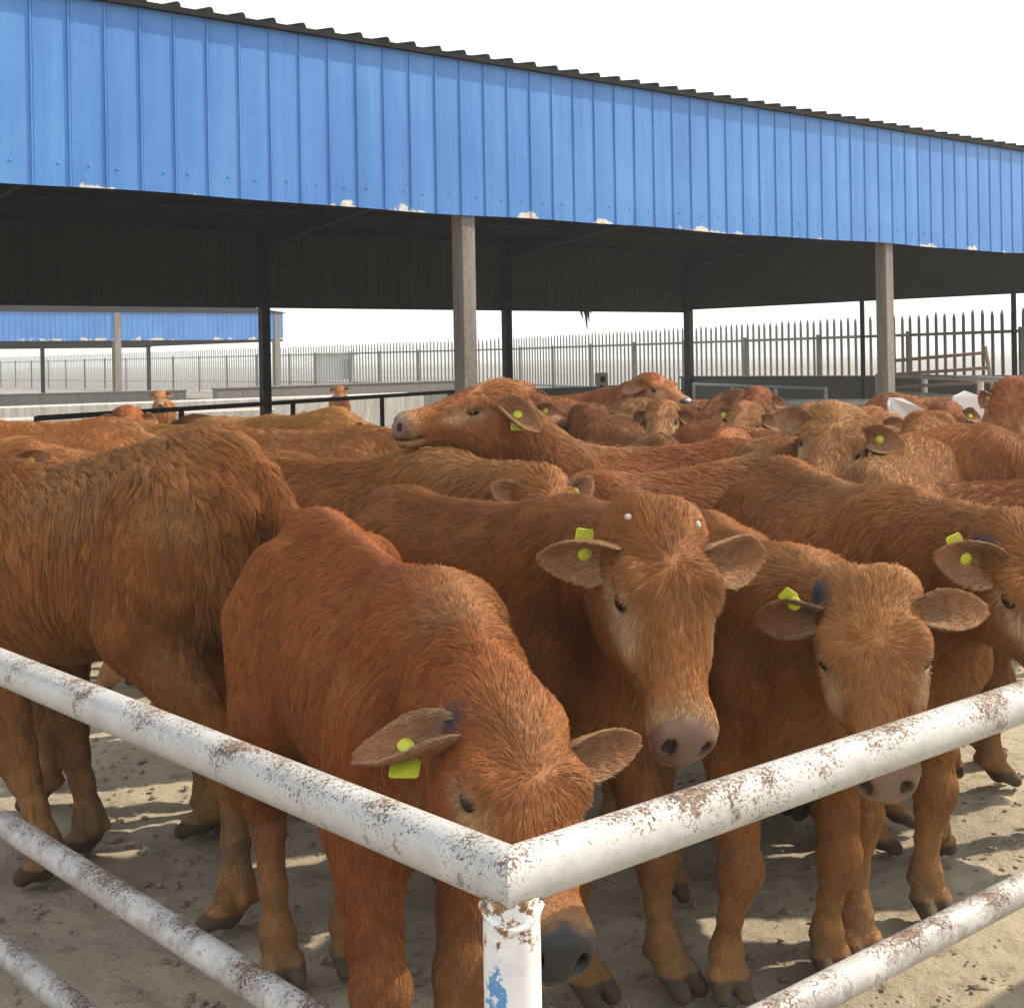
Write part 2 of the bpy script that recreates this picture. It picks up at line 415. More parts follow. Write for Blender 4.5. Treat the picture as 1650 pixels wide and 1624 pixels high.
def build_shed(name, label, O, x0, x1, W_, eave, fb, fronts, backs, frames, near=True):
    t = thing(name, label, 'shed', (O[0], O[1], 0), ANG, 'cattle sheds')
    rise = .70; hy = W_/2
    ribbed_sheet(x0, x1, fb, eave-.005, .225, .009, .022, screws=near, wav=.006 if near else 0).build('fascia', M_BLUE, t)
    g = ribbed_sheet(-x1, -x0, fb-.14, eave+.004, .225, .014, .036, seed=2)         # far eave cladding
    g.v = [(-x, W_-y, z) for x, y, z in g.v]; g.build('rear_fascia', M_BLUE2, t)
    for xe in (x0+.02, x1-.02):
        m = MB(); k = 14
        for i in range(k+1):
            y = .03+(W_-.06)*i/k; top = eave-.012+rise*(1-abs(y-hy)/hy)
            m.v += [(xe-.012, y, fb-.08), (xe+.012, y, fb-.08), (xe-.012, y, top), (xe+.012, y, top)]
        for i in range(k):
            a = 4*i; m.f += [(a, a+4, a+6, a+2), (a+1, a+3, a+7, a+5), (a, a+1, a+5, a+4), (a+2, a+6, a+7, a+3)]
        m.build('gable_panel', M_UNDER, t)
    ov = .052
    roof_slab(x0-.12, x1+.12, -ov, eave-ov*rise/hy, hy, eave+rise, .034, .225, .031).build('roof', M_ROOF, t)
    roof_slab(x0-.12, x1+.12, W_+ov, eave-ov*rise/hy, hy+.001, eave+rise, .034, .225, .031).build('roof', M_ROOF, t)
    m = MB(); m.tube([(x0-.1, hy, eave+rise+.075), (x1+.1, hy, eave+rise+.075)], .09, 8); m.build('ridge_cap', M_ROOF, t)
    for x, w in fronts: i_col(x, .09, eave-.03, w).build('column', M_COLUMN, t)
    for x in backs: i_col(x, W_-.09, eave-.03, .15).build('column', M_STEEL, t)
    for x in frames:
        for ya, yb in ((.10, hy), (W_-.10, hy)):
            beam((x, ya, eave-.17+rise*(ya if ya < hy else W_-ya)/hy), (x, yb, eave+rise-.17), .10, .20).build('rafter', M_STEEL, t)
    for k in range(9):
        y = .45+(W_-.9)*k/8; z = eave-.046+rise*(1-abs(y-hy)/hy)
        if abs(y-hy) < .05: continue
        beam((x0+.05, y, z), (x1-.05, y, z), .06, .085).build('purlin', M_STEEL, t)
    return t
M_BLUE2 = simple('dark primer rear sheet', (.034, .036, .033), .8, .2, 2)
shed = build_shed('cattle_shed', 'large open cattle shed with long blue cladding and dark ribbed roof behind the herd', (0, 10.3), -9.5, 15.86, 12.4, 3.70, 2.585,
    [(-5.66, .12), (-.37, .125), (4.92, .125), (10.2, .12), (15.55, .12)], [-5.3, -.02, 5.27, 10.58, 15.74], [-5.3, -.02, 5.27, 10.58, 15.70])
for y in (12.4-4.47, 12.4-7.6):
    m = MB(); m.tube([(15.80, y, 0), (15.80, y, 2.6)], .045, 10); m.build('end_post', M_STEEL, shed)
far = build_shed('cattle_shed', 'smaller looking distant shed with blue cladding seen under the roof of the near shed', (-9.86, 60), -26, .0, 12.4, 3.62, 2.50,
    [(-22.2, .25), (-14.9, .25), (-7.6, .28), (-.3, .25)], [-22, -16.5, -11, -5.6, -.2], [-22, -11, -.2], near=False)

# bits on the near shed
def loc2(x, y, z): return np.array([0, 10.3, 0])+x*dR+y*dL+np.array([0, 0, z])
p = loc2(-5.25, 3.2, 3.80)
bt = thing('light_bulb', 'small light bulb on a short cable under the dark shed roof', 'light bulb', tuple(p-np.array([0, 0, .55])))
m = MB(); m.tube([(0, 0, .08), (0, 0, .56)], .006, 6); m.build('cable', M_STEEL, bt)
m = MB(); m.ball((0, 0, 0), (.035, .035, .045), 12, 8); m.build('bulb', M_GLASS, bt, True)
m = MB(); m.tube([(0, 0, .03), (0, 0, .085)], .02, 10); m.build('socket', M_STEEL, bt, True)
rag = MB(); q = loc2(12.8, 12.43, 2.60)
for k in range(7):
    a = np.array([.05*(k-3), 0, 0]); L_ = (.16, .3, .22, .52, .36, .2, .12)[k]
    rag.tube([q+a, q+a*1.05+np.array([.01*math.sin(k), .01, -L_*.5]), q+a*.8+np.array([.02, .0, -L_])], [.035, .03, .008], 6)
tag(rag.build('rag', M_RAG), 'ragged dark cloth hanging from the rear edge of the near shed', 'rag')
q = at(130, 6, 8.75)
rv = thing('roof_vent', 'small dark box cowl at the roof edge in the top left', 'vent', (q[0], q[1]+.25, 3.80))
m = MB(); m.box((0, 0, .05), (.24, .2, .16), ANG, .01); m.build('box', M_ROOF, rv)
m = MB(); m.box((0, 0, .145), (.30, .26, .03), ANG, .008); m.build('lid', M_ROOF, rv)

# ------------------------------------------------------------------ palisade fence
def build_palisade(name, label, pts, sp, w, tip, mat, seed):
    pts = [np.array(p, float) for p in pts]; o = pts[0]
    t = thing(name, label, 'fence', (o[0], o[1], 0)); rs = random.Random(seed); carry = 0.0; pv = []; pf = []
    for si in range(len(pts)-1):
        a, b = pts[si], pts[si+1]; L = np.linalg.norm(b-a); d = (b-a)/L; nn = np.array([-d[1], d[0]]); s = carry
        while s < L:
            c = a+d*s-o; h = 2.27+rs.uniform(-.025, .025); th = .012; ln = rs.uniform(-.012, .012); base = len(pv)
            for z, k, l in ((.06, 1, 0), (h-tip, 1, ln), (h, .2, ln)):
                for a_, b_ in ((-1, -1), (1, -1), (1, 1), (-1, 1)):
                    q = c+d*(w*k*a_+l)+nn*th*b_; pv.append((q[0], q[1], z))
            for r_ in range(2):
                for k in range(4):
                    j = (k+1) % 4; pf.append((base+4*r_+k, base+4*r_+j, base+4*r_+4+j, base+4*r_+4+k))
            pf.append((base+8, base+9, base+10, base+11)); s += sp
        carry = s-L
        for z in (.55, 1.86): beam((*(a-o+nn*.05), z), (*(b-o+nn*.05), z), .05, .06).build('rail', mat, t)
        s = 0
        while s < L:
            c = a+d*s-o+nn*.11; m = MB(); m.box((c[0], c[1], .97), (.07, .07, 1.94), math.atan2(d[1], d[0]), .005); m.build('post', M_PALE, t); s += 3.42
    m = MB(); m.v = pv; m.f = pf; m.build('pales', mat, t)
build_palisade('palisade_fence', 'long dark grey spiked palisade fence behind the shed from the centre to the right edge', ((14.2, 10.5), (9.25, 25), (0, 52), (-7.2, 62.8)), .285, .036, .09, M_PALE, 4)
build_palisade('palisade_fence', 'pale hazy fence of wide boards seen under the distant shed on the left', ((-7.25, 62.9), (-10.8, 68), (-40, 106), (-60, 130)), .27, .048, .05, M_PALEW, 9)

# ------------------------------------------------------------------ pens and troughs beyond the herd
def rail_run(name, label, pts, zs, r, mat, postn, group=None):
    pts = [np.array(p, float) for p in pts]; o = pts[0]
    t = thing(name, label, 'rail fence', (o[0], o[1], 0), 0, group)
    for z in zs:
        m = MB(); m.tube([np.array([p[0]-o[0], p[1]-o[1], z]) for p in pts], r, 10); m.build('rail', mat, t, True)
    for k in range(postn):
        f = k/(postn-1)*(len(pts)-1); i = min(int(f), len(pts)-2); q = pts[i]+(pts[i+1]-pts[i])*(f-i)-o
        m = MB(); m.tube([(q[0], q[1], 0), (q[0], q[1], max(zs)+.02)], r*1.15, 10); m.build('post', mat, t, True)
    return t
a = at(60, 674, 14.5); b = at(830, 622, 25.0)
rail_run('rail_fence', 'dark pipe rail with stub posts in front of the pale trough on the left', [a[:2], b[:2]], [.46, a[2]], .030, M_STEEL, 6)
a = at(1118, 620, 27); b = at(1330, 616, 22)
rail_run('rail_fence', 'thin grey pipe rail against the low dark wall', [a[:2], b[:2]], [.55, .97], .028, M_GALV, 4)
a = at(1150, 652, 15.5); b = at(1545, 646, 14)
rail_run('rail_fence', 'pale horizontal pipe rail just above the farthest backs on the right', [a[:2], b[:2]], [.62, 1.01], .040, M_GALV, 5)
a = at(1415, 618, 17.5); b = at(1690, 596, 13)
rail_run('rail_fence', 'higher silver pipe rail rising to the right edge behind the leaning hurdle', [a[:2], b[:2]], [.8, 1.03, 1.24], .030, M_GALV, 4)
def slab_thing(name, label, cat, p, q, z0, z1, th, mat, trough=False):
    p = np.array(p[:2]); q = np.array(q[:2]); d = nrm(q-p); L = np.linalg.norm(q-p); c = (p+q)/2
    t = thing(name, label, cat, (c[0], c[1], 0), math.atan2(d[1], d[0]))
    if trough:
        for y in (-.32, .32):
            m = MB(); m.box((0, y, (z0+z1)/2), (L, th, z1-z0), 0, .02); m.build('side_wall', mat, t)
        m = MB(); m.box((0, 0, z0+.1), (L, .64-th-.004, .2), 0); m.build('base', mat, t)
    else:
        m = MB(); m.box((0, 0, (z0+z1)/2), (L, th, z1-z0), 0, .02); m.build('wall', mat, t)
        m = MB(); m.box((0, 0, z1+.025), (L+.04, th+.06, .05), 0, .012); m.build('coping', mat, t)
    return t
slab_thing('feed_trough', 'long whitewashed feed trough behind the dark rail on the left', 'trough', at(-40, 652, 27), at(668, 628, 33), 0, .76, .16, M_CONC, True)
slab_thing('feed_trough', 'short pale trough lower down behind the backs on the left', 'trough', at(-30, 676, 24.5), at(430, 652, 28), 0, .62, .14, M_CONC, True)
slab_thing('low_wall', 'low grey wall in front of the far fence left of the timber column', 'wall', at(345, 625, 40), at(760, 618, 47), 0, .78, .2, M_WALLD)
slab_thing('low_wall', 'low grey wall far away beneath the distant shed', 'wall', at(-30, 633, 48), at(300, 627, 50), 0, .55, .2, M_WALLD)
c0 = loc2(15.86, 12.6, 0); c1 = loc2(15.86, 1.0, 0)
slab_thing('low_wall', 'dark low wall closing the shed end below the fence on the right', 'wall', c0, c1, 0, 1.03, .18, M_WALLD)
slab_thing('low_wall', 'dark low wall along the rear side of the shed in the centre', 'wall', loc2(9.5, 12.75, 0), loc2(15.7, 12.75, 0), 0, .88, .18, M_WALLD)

def pipes(t, segs, r, mat, name):
    for p, q in segs:
        m = MB(); m.tube([p, q], r, 8); m.build(name, mat, t, True)
o = at(1432, 650, 15.5)
hd = thing('gate_hurdle', 'thin rusty pipe hurdle leaning beside the right column', 'gate', tuple(o))
A = [at(1418, 574, 15.5)-o, at(1443, 650, 15.5)-o, at(1587, 558, 14.6)-o, at(1602, 645, 14.6)-o]
pipes(hd, [(A[0], A[1]), (A[2], A[3])], .022, M_RUSTP, 'upright')
pipes(hd, [(A[0]*(1-f)+A[1]*f, A[2]*(1-f)+A[3]*f) for f in (.12, .40, .66, .92)], .018, M_RUSTP, 'bar')
pipes(hd, [(A[1], np.array([A[1][0], A[1][1], -o[2]])), (A[3], np.array([A[3][0], A[3][1], -o[2]]))], .022, M_RUSTP, 'leg')
def board(label, pix, Y, nm='board', cat='board'):
    "thick bent white board with an irregular outline"
    P = [at(x, y, Y) for x, y in pix]; c = sum(P)/len(P); m = MB(); k = len(P)
    m.v = [tuple(p-c+np.array([0, -.02+.05*math.sin(i*1.3), 0])) for i, p in enumerate(P)]+[tuple(p-c+np.array([0, .02+.05*math.sin(i*1.3), 0])) for i, p in enumerate(P)]
    m.f = [tuple(range(k)), tuple(range(2*k-1, k-1, -1))]+[(i, k+i, k+(i+1) % k, (i+1) % k) for i in range(k)]
    ob = m.build(nm, M_WHITE); ob.location = tuple(c); tag(ob, label, cat); return ob
board('white torn board lying low, left of the two by the right column', [(1430, 650), (1437, 641), (1455, 642), (1476, 655), (1492, 662), (1496, 700), (1438, 700)], 8.6)
board('white angular board standing taller beside the right calves', [(1534, 660), (1540, 640), (1557, 630), (1577, 639), (1581, 662), (1572, 700), (1536, 700)], 8.8)
q = at(969, 611, 24)
bx = thing('meter_box', 'small cream box with dark opening on a post before the fence', 'box', (q[0], q[1], 0))
m = MB(); m.box((0, 0, q[2]), (.22, .18, .22), 0, .015); m.build('case', M_BOX, bx)
m = MB(); m.box((.02, -.093, q[2]), (.08, .01, .10), 0); m.build('opening', M_DARKHOLE, bx)
m = MB(); m.tube([(0, 0, 0), (0, 0, q[2]-.112)], .03, 8); m.build('post', M_STEEL, bx)
q = at(540, 610, 110)
hut = thing('hut', 'pale little flat roofed hut far beyond the fence', 'hut', (q[0], q[1], 0))
m = MB(); m.box((0, 0, 1.0), (2.6, 2, 2.0), .3, .03); m.build('wall', M_CONC, hut)
m = MB(); m.box((0, 0, 2.08), (3.6, 2.6, .14), .3, .02); m.build('roof', M_WALLD, hut)
m = MB(); m.box((1.1, -1.22, .9), (.7, .05, 1.5), .3); m.build('door', M_BLUE2, hut)

def clods():
    rs = np.random.default_rng(8); m = MB(); n = 0
    base = [(math.cos(a)*r_, math.sin(a)*r_, z) for z, r_ in ((0, 1), (.55, .85), (.95, .35)) for a in np.arange(5)*2*math.pi/5]
    F = [(k+5*r_, (k+1) % 5+5*r_, (k+1) % 5+5*r_+5, k+5*r_+5) for r_ in (0, 1) for k in range(5)]+[(10, 11, 12, 13, 14)]
    base = np.array(base)
    while n < 5000:
        y = 2.1+5.5*rs.random()**1.5; x = rs.uniform(-.42, .42)*y*1.05
        if noise3(np.array([x*1.6, y*1.6, .3]), 7) < rs.uniform(-.9, .5): continue
        r_ = .0035+.011*rs.random()**3; a = rs.uniform(0, 6.28); c_, s_ = math.cos(a), math.sin(a)
        p = base*(1+rs.normal(0, .22, base.shape))*np.array([r_*rs.uniform(.8, 1.9), r_, r_*rs.uniform(.4, .9)])
        p = np.stack([p[:, 0]*c_-p[:, 1]*s_+x, p[:, 0]*s_+p[:, 1]*c_+y, p[:, 2]-.004], 1); m.add(p, F); n += 1
    o = m.build('dung_crumbs', M_CLOD); o['kind'] = 'stuff'
M_CLOD = simple('dry dung crumb', (.22, .18, .125), .95, .45, 60)
clods()
hz = MB(); hz.v = [(x, y, z) for z in (-3.2, 16) for x, y in ((-1500, -30), (1500, -30), (1500, 2200), (-1500, 2200))]
hz.f = [(0, 3, 2, 1), (4, 5, 6, 7), (0, 1, 5, 4), (1, 2, 6, 5), (2, 3, 7, 6), (3, 0, 4, 7)]
_h = bpy.data.materials.new('pale haze'); _h.use_nodes = True; _n = _h.node_tree; _n.nodes.clear()
_v = _n.nodes.new('ShaderNodeVolumePrincipled'); _o = _n.nodes.new('ShaderNodeOutputMaterial'); _n.links.new(_v.outputs[0], _o.inputs['Volume'])
_v.inputs['Color'].default_value = (.90, .94, .98, 1); _v.inputs['Density'].default_value = HAZE; _v.inputs['Anisotropy'].default_value = .3
hzo = hz.build('haze', _h); hzo['kind'] = 'stuff'
# ------------------------------------------------------------------ calves
def pchip(x, y, n=160):
    "dense smooth table through the control points"
    x = np.array(x, float); y = np.array(y, float); m = np.gradient(y, x); m[0] = (y[1]-y[0])/(x[1]-x[0]); m[-1] = (y[-1]-y[-2])/(x[-1]-x[-2])
    X = np.linspace(x[0], x[-1], n); k = np.clip(np.searchsorted(x, X)-1, 0, len(x)-2); h = x[k+1]-x[k]; t = (X-x[k])/h
    Y = (2*t**3-3*t**2+1)*y[k]+(t**3-2*t**2+t)*h*m[k]+(-2*t**3+3*t**2)*y[k+1]+(t**3-t**2)*h*m[k+1]
    return X, Y
TX = [-.625, -.60, -.54, -.44, -.25, .0, .18, .30, .40, .47, .50]
T_TOP = pchip(TX, [.93, 1.0, 1.065, 1.10, 1.068, 1.065, 1.09, 1.09, .995, .87, .80])
T_BOT = pchip(TX, [.80, .72, .66, .635, .60, .565, .56, .57, .61, .69, .76])
T_WID = pchip(TX, [.03, .085, .145, .178, .212, .226, .204, .176, .14, .085, .03])
HT = [-.05, -.02, .03, .08, .13, .18, .23, .28, .33, .37, .405, .43, .445]
H_TOP = pchip(HT, [-.03, .018, .048, .058, .058, .051, .042, .034, .029, .028, .022, .0, -.03])
H_BOT = pchip(HT, [-.09, -.12, -.155, -.175, -.178, -.165, -.142, -.120, -.104, -.098, -.094, -.080, -.05])
H_WID = pchip(HT, [.03, .082, .099, .102, .100, .092, .077, .061, .051, .0525, .055, .044, .015])
def tab(T, x): return np.interp(x, T[0], T[1])
def smin(a, b, k):
    h = np.maximum(k-np.abs(a-b), 0)/k; return np.minimum(a, b)-h*h*k*.25
def cone(P, A, B, ra, rb):
    A = np.asarray(A, np.float32); B = np.asarray(B, np.float32); d = B-A; q = P-A
    t = np.clip(q@d/(d@d), 0, 1); return np.linalg.norm(q-t[:, None]*d, axis=1)-(ra+t*(rb-ra))
def econe(P, A, B, S0, S1, ra, rb):
    "segment with elliptical section: ra = (side, up) at A, rb at B"
    A = np.asarray(A, np.float32); d = np.asarray(B, np.float32)-A; q = P-A; L = np.linalg.norm(d)
    t = np.clip(q@d/(d@d), 0, 1); o = q-t[:, None]*d; tt = d/L; s = np.cross([0, 0, 1.], tt); s = nrm(s if np.linalg.norm(s) > .35 else S0-tt*np.dot(S0, tt)); u = np.cross(s, tt)
    rs = ra[0]+t*(rb[0]-ra[0]); ru = ra[1]+t*(rb[1]-ra[1]); mm = np.minimum(rs, ru)
    return (np.sqrt((o@s/rs)**2+(o@u/ru)**2+(o@tt/mm)**2)-1)*mm
def ell(P, C, r, Rm=None):
    q = P-np.asarray(C, np.float32)
    if Rm is not None: q = q@np.asarray(Rm, np.float32)
    r = np.asarray(r, np.float32); return (np.linalg.norm(q/r, axis=1)-1)*r.min()

class Calf:
    def __init__(s, sp):
        s.sp = sp; s.s = sp.get('s', 1.0); s.fw = np.array([math.cos(R(sp['a'])), math.sin(R(sp['a'])), 0]); s.lf = np.array([-s.fw[1], s.fw[0], 0])
        W_ = np.array([sp['W'][0], sp['W'][1], 0]); s.base = W_-s.fw*.30*s.s
        s.Rm = np.stack([s.fw, s.lf, [0, 0, 1]], 1)                   # local -> world
        s.hs = sp.get('hs', 1.0)
        if 'poll' in sp: s.poll = s.loc(sp['poll']); a = s.Rm.T@nrm(sp['hd'])
        else: s.poll = np.array(sp.get('lpoll', (.72, 0, 1.13))); a = nrm(np.array(sp.get('lhd', (.62, 0, -.78))))
        if abs(a[2]) > .985: a = nrm(a*np.array([1, 1, .985])+np.array([.17, 0, 0]))
        hh = np.linalg.norm(a[:2]); ha = np.array([a[0]/hh, a[1]/hh, 0])
        u = -a[2]*ha+np.array([0, 0, hh]); v = np.cross(u, a)         # v = calf's left
        r = R(sp.get('roll', 0)); s.hu = u*math.cos(r)+v*math.sin(r); s.hv = v*math.cos(r)-u*math.sin(r); s.ha = a
        s.HM = np.stack([s.ha, s.hv, s.hu], 1)
        nb = np.array([.24, 0, .875-.8*sp.get('drop', 0)]); c1 = s.poll+(s.ha*.05-s.hu*.055)*s.hs/s.s*1.0
        L = np.linalg.norm(c1-nb); mid = (nb+c1)/2+np.array([.0, 0, sp.get('arch', .03)])*min(1, L/.5)
        s.ncp = [(1-t)**2*nb+2*t*(1-t)*mid+t*t*c1 for t in np.linspace(0, 1, 6)]
        feet = dict(fl=(.30, .115), fr=(.30, -.115), hl=(-.49, .12), hr=(-.49, -.12)); s.legs = {}
        for k, (fx, fy) in feet.items():
            off = np.zeros(3)
            if k in sp.get('feet', {}):
                q = s.loc((*sp['feet'][k], 0)); off = np.array([q[0]-fx-.03, q[1]-fy, 0])
            elif 'jit' in sp: off = np.array([*np.random.default_rng(sp['jit']*7+len(s.legs)).uniform((-.09, -.03), (.09, .03)), 0])
            sg = 1 if fy > 0 else -1
            if k[0] == 'f':
                J = [(.27, .125, .78, .098), (.215, .130, .60, .078), (.268, .12, .42, .053), (.294, .115, .33, .053), (.292, .115, .27, .040), (.285, .115, .20, .0295), (.285, .115, .130, .033), (.292, .115, .100, .041), (.322, .115, .050, .036)]
            else:
                J = [(-.42, .115, .86, .130), (-.35, .140, .67, .108), (-.45, .13, .52, .062), (-.545, .12, .405, .048), (-.535, .12, .35, .039), (-.515, .12, .22, .0305), (-.505, .12, .135, .034), (-.497, .12, .105, .042), (-.464, .12, .050, .037)]
            Jw = []
            for (x, y, z, r_) in J:
                w = max(0, 1-z/.72)**.8 if z < .72 else 0
                Jw.append((np.array([x, y*sg, z])+off*w, r_*sp.get('leg', .89)))
            if k[0] == 'f' and 'knee' in sp: Jw = [(p+np.array([sp['knee']*math.exp(-((p[2]-.33)/.12)**2), 0, 0]), r_) for p, r_ in Jw]
            s.legs[k] = Jw
    def loc(s, w): return s.Rm.T@((np.asarray(w, float)-s.base))/s.s
    def head(s, P): return ((P-s.poll)@s.HM)*(s.s/s.hs)/np.array([1, s.sp.get('hw', 1.0), 1])                # head frame in metres of an unscaled head
    def d_torso(s, P):
        x = P[:, 0]; xc = np.clip(x, TX[0], TX[-1]); top = tab(T_TOP, xc); bot = tab(T_BOT, xc); w = tab(T_WID, xc)*s.sp.get('fat', .94)
        top = top+s.sp.get('hump', 0)*np.exp(-((xc-.22)/.16)**2)-s.sp.get('drop', 0)*sst(xc, -.40, .28)
        bot = bot-s.sp.get('drop', 0)*sst(xc, .15, .50); top = np.maximum(top, bot+.05)
        c = bot+(top-bot)*.46; z = P[:, 2]-c; up = z > 0; h = np.where(up, top-c, c-bot); n = np.where(up, 1.82, 2.35)
        q = ((np.abs(P[:, 1])/w)**n+(np.abs(z)/h)**n)**(1/n); m = np.minimum(w, h); d = (q-1)*m
        return np.where(np.abs(x-xc) > 0, np.sqrt(np.maximum(d, 0)**2+(x-xc)**2), d)
    def d_neck(s, P):
        d = None; n = len(s.ncp)-1; y0 = np.array([0, 1., 0])
        rs = np.linspace(0, 1, n+1)
        for i in range(n):
            f0, f1 = rs[i], rs[i+1]; S0 = nrm(y0*(1-f0)+s.hv*f0); S1 = nrm(y0*(1-f1)+s.hv*f1); k = s.sp.get('nk', 1.0)
            e = econe(P, s.ncp[i], s.ncp[i+1], S0, S1, ((.128-.052*f0)*k, (.205-.095*f0)*k), ((.128-.052*f1)*k, (.205-.095*f1)*k))
            d = e if d is None else smin(d, e, .02)
        return d
    def d_head(s, H):
        t = H[:, 0]; tc = np.clip(t, HT[0], HT[-1]); top = tab(H_TOP, tc); bot = tab(H_BOT, tc); w = tab(H_WID, tc)
        c = top-(top-bot)*.40; z = H[:, 2]-c; up = z > 0; h = np.where(up, top-c, c-bot)
        dn = np.clip(-z/np.maximum(h, .01), 0, 1); ww = w*(1-.34*dn*dn*np.clip((.40-tc)/.15, 0, 1)); n = np.where(up, 2.5, 2.2)
        q = ((np.abs(H[:, 1])/ww)**n+(np.abs(z)/h)**n)**(1/n); m = np.minimum(ww, h); d = (q-1)*m
        d = np.where(np.abs(t-tc) > 0, np.sqrt(np.maximum(d, 0)**2+(t-tc)**2), d)
        y = np.abs(H[:, 1]); Q = np.stack([t, y, H[:, 2]], 1).astype(np.float32)
        d = smin(d, ell(Q, (-.010, .040, .020), (.05, .058, .036)), .03)            # poll
        d = smin(d, ell(Q, (.128, .080, .030), (.038, .026, .022)), .022)          # brow
        d = smin(d, ell(Q, (.20, .072, -.035), (.07, .018, .022)), .02)            # cheek ridge
        d = smin(d, ell(Q, (.11, .060, -.10), (.09, .035, .065)), .04)             # jaw muscle
        d = smin(d, ell(Q, (.378, .032, -.025), (.042, .028, .032)), .02)           # nostril wing
        d = smin(d, ell(Q, (.37, .0, -.086), (.05, .034, .019)), .015)             # chin
        d = -smin(-d, ell(Q, (.158, .101, .004), (.027, .016, .016)), .012)        # eye socket
        d = smin(d, ell(Q, (.150, .089, .0215), (.027, .015, .0065)), .006)         # upper lid
        d = smin(d, ell(Q, (.163, .088, -.0150), (.026, .013, .0055)), .006)        # lower lid
        ca, sa = math.cos(.55), math.sin(.55); M = np.array([[ca, -sa, 0], [sa, ca, 0], [0, 0, 1]])
        d = -smin(-d, ell(Q, (.424, .0325, -.020), (.026, .0115, .018), M), .006)  # nostril
        d = -smin(-d, ell(Q, (.395, .03, -.066), (.065, .06, .0038)), .005)        # mouth line
        return d
    def d_leg(s, P, k):
        J = s.legs[k]; d = None
        for i in range(len(J)-1):
            e = cone(P, J[i][0], J[i+1][0], J[i][1], J[i+1][1]); d = e if d is None else smin(d, e, .022)
        p, r_ = J[-1]; kn = J[3 if k[0] == 'f' else 3]
        if k[0] == 'f': d = smin(d, ell(P, kn[0]+np.array([.012, 0, 0]), (.042, .046, .055)), .02)
        else: d = smin(d, cone(P, kn[0]+np.array([-.034, 0, .045]), kn[0]+np.array([.02, 0, .0]), .021, .032), .022)
        for dy in (-1, 1):       # two claws, dewclaws
            h = cone(P, p+np.array([-.004, dy*.023, .010]), p+np.array([.042, dy*.0275, -.022]), .0285, .0215); d = smin(d, h, .005)
            d = smin(d, ell(P, J[-2][0]+np.array([-.036, dy*.020, -.008]), (.014, .012, .016)), .012)
        return np.maximum(d, -P[:, 2]+.004)
    def d_tail(s, P):
        T = [(-.60, .0, 1.01), (-.655, .0, .93), (-.672, .01, .78), (-.675, .015, .60), (-.665, .02, .44)]; r_ = [.035, .028, .02, .019, .024]; d = None
        for i in range(4):
            e = cone(P, T[i], T[i+1], r_[i], r_[i+1]); d = e if d is None else smin(d, e, .02)
        return d
    def parts(s, P):
        H = s.head(P).astype(np.float32)
        D = dict(torso=s.d_torso(P), neck=s.d_neck(P), head=s.d_head(H)*(s.hs/s.s))
        for k in s.legs: D[k] = s.d_leg(P, k)
        D['tail'] = s.d_tail(P); return D, H
    def sdf(s, P):
        D, H = s.parts(P); d = smin(D['torso'], D['neck'], .09)
        Q = np.stack([P[:, 0], np.abs(P[:, 1]), P[:, 2]+s.sp.get('drop', 0)*sst(P[:, 0], -.40, .28)], 1).astype(np.float32)
        d = smin(d, ell(Q, (-.40, .132, .985), (.060, .034, .040)), .08)             # hook bone
        d = smin(d, ell(Q, (-.585, .060, .945), (.040, .030, .035)), .05)              # pin bone
        d = smin(d, ell(Q, (.255, .112, .84), (.060, .040, .17)), .08)                # shoulder blade
        d = smin(d, ell(Q, (.38, .125, .74), (.055, .045, .06)), .05)                  # point of shoulder
        d = smin(d, cone(Q, (-.52, 0, 1.055), (.20, 0, 1.065), .022, .024), .07)       # spine
        d = -smin(-d, ell(Q, (-.26, .262, .86), (.105, .070, .110)), .06)              # hollow flank
        d = -smin(-d, ell(Q, (.400, .200, .86), (.050, .050, .12)), .10)               # before the shoulder
        for k in s.legs: d = smin(d, D[k], .055 if k[0] == 'f' else .06)
        d = smin(d, D['tail'], .03); d = smin(d, D['head'], .05)
        # loose folds and ribs so the hide is not a smooth balloon
        return d
    def bounds(s):
        pts = [np.array([TX[0]-.1, -.3, 0]), np.array([.55, .3, 1.16+s.sp.get('hump', 0)])]
        for t in (-.1, .47):
            for a in (-.13, .13):
                for b in (-.2, .08): pts.append(s.poll+(s.HM@np.array([t, a, b]))*s.hs/s.s)
        for c in s.ncp: pts += [c-.22, c+.22]
        for J in s.legs.values():
            for p, r_ in J: pts += [p-r_-.03, p+r_+.03]
        pts = np.array(pts); lo = pts.min(0); hi = pts.max(0); lo[2] = -.02; return lo-.03, hi+.03
    def mesh(s, h):
        lo, hi = s.bounds(); K = 4; n = np.ceil((hi-lo)/(h*K)).astype(int); D = np.empty(n*K+1, np.float32)
        ax = [lo[i]+(np.arange(n[i])+.5)*h*K for i in range(3)]
        C = np.stack(np.meshgrid(*ax, indexing='ij'), -1).reshape(-1, 3).astype(np.float32); dc = s.sdf(C)
        sg = np.where(dc < 0, -1., 1.).astype(np.float32).reshape(n)
        D[...] = 1.; D[:-1, :-1, :-1] = np.repeat(np.repeat(np.repeat(sg, K, 0), K, 1), K, 2)
        act = np.argwhere((np.abs(dc) < h*K*1.25).reshape(n))
        o = np.stack(np.meshgrid(*[np.arange(K+1)]*3, indexing='ij'), -1).reshape(-1, 3)
        mask = np.zeros(D.shape, bool)
        for q in o: mask[act[:, 0]*K+q[0], act[:, 1]*K+q[1], act[:, 2]*K+q[2]] = True
        I = np.argwhere(mask); val = np.empty(len(I), np.float32)
        for b in range(0, len(I), 400000): val[b:b+400000] = s.sdf((lo+I[b:b+400000]*h).astype(np.float32))
        D[I[:, 0], I[:, 1], I[:, 2]] = val
        ins = (D < 0); cs = sum(ins[i:D.shape[0]-1+i, j:D.shape[1]-1+j, k:D.shape[2]-1+k].astype(np.int8) for i in (0, 1) for j in (0, 1) for k in (0, 1))
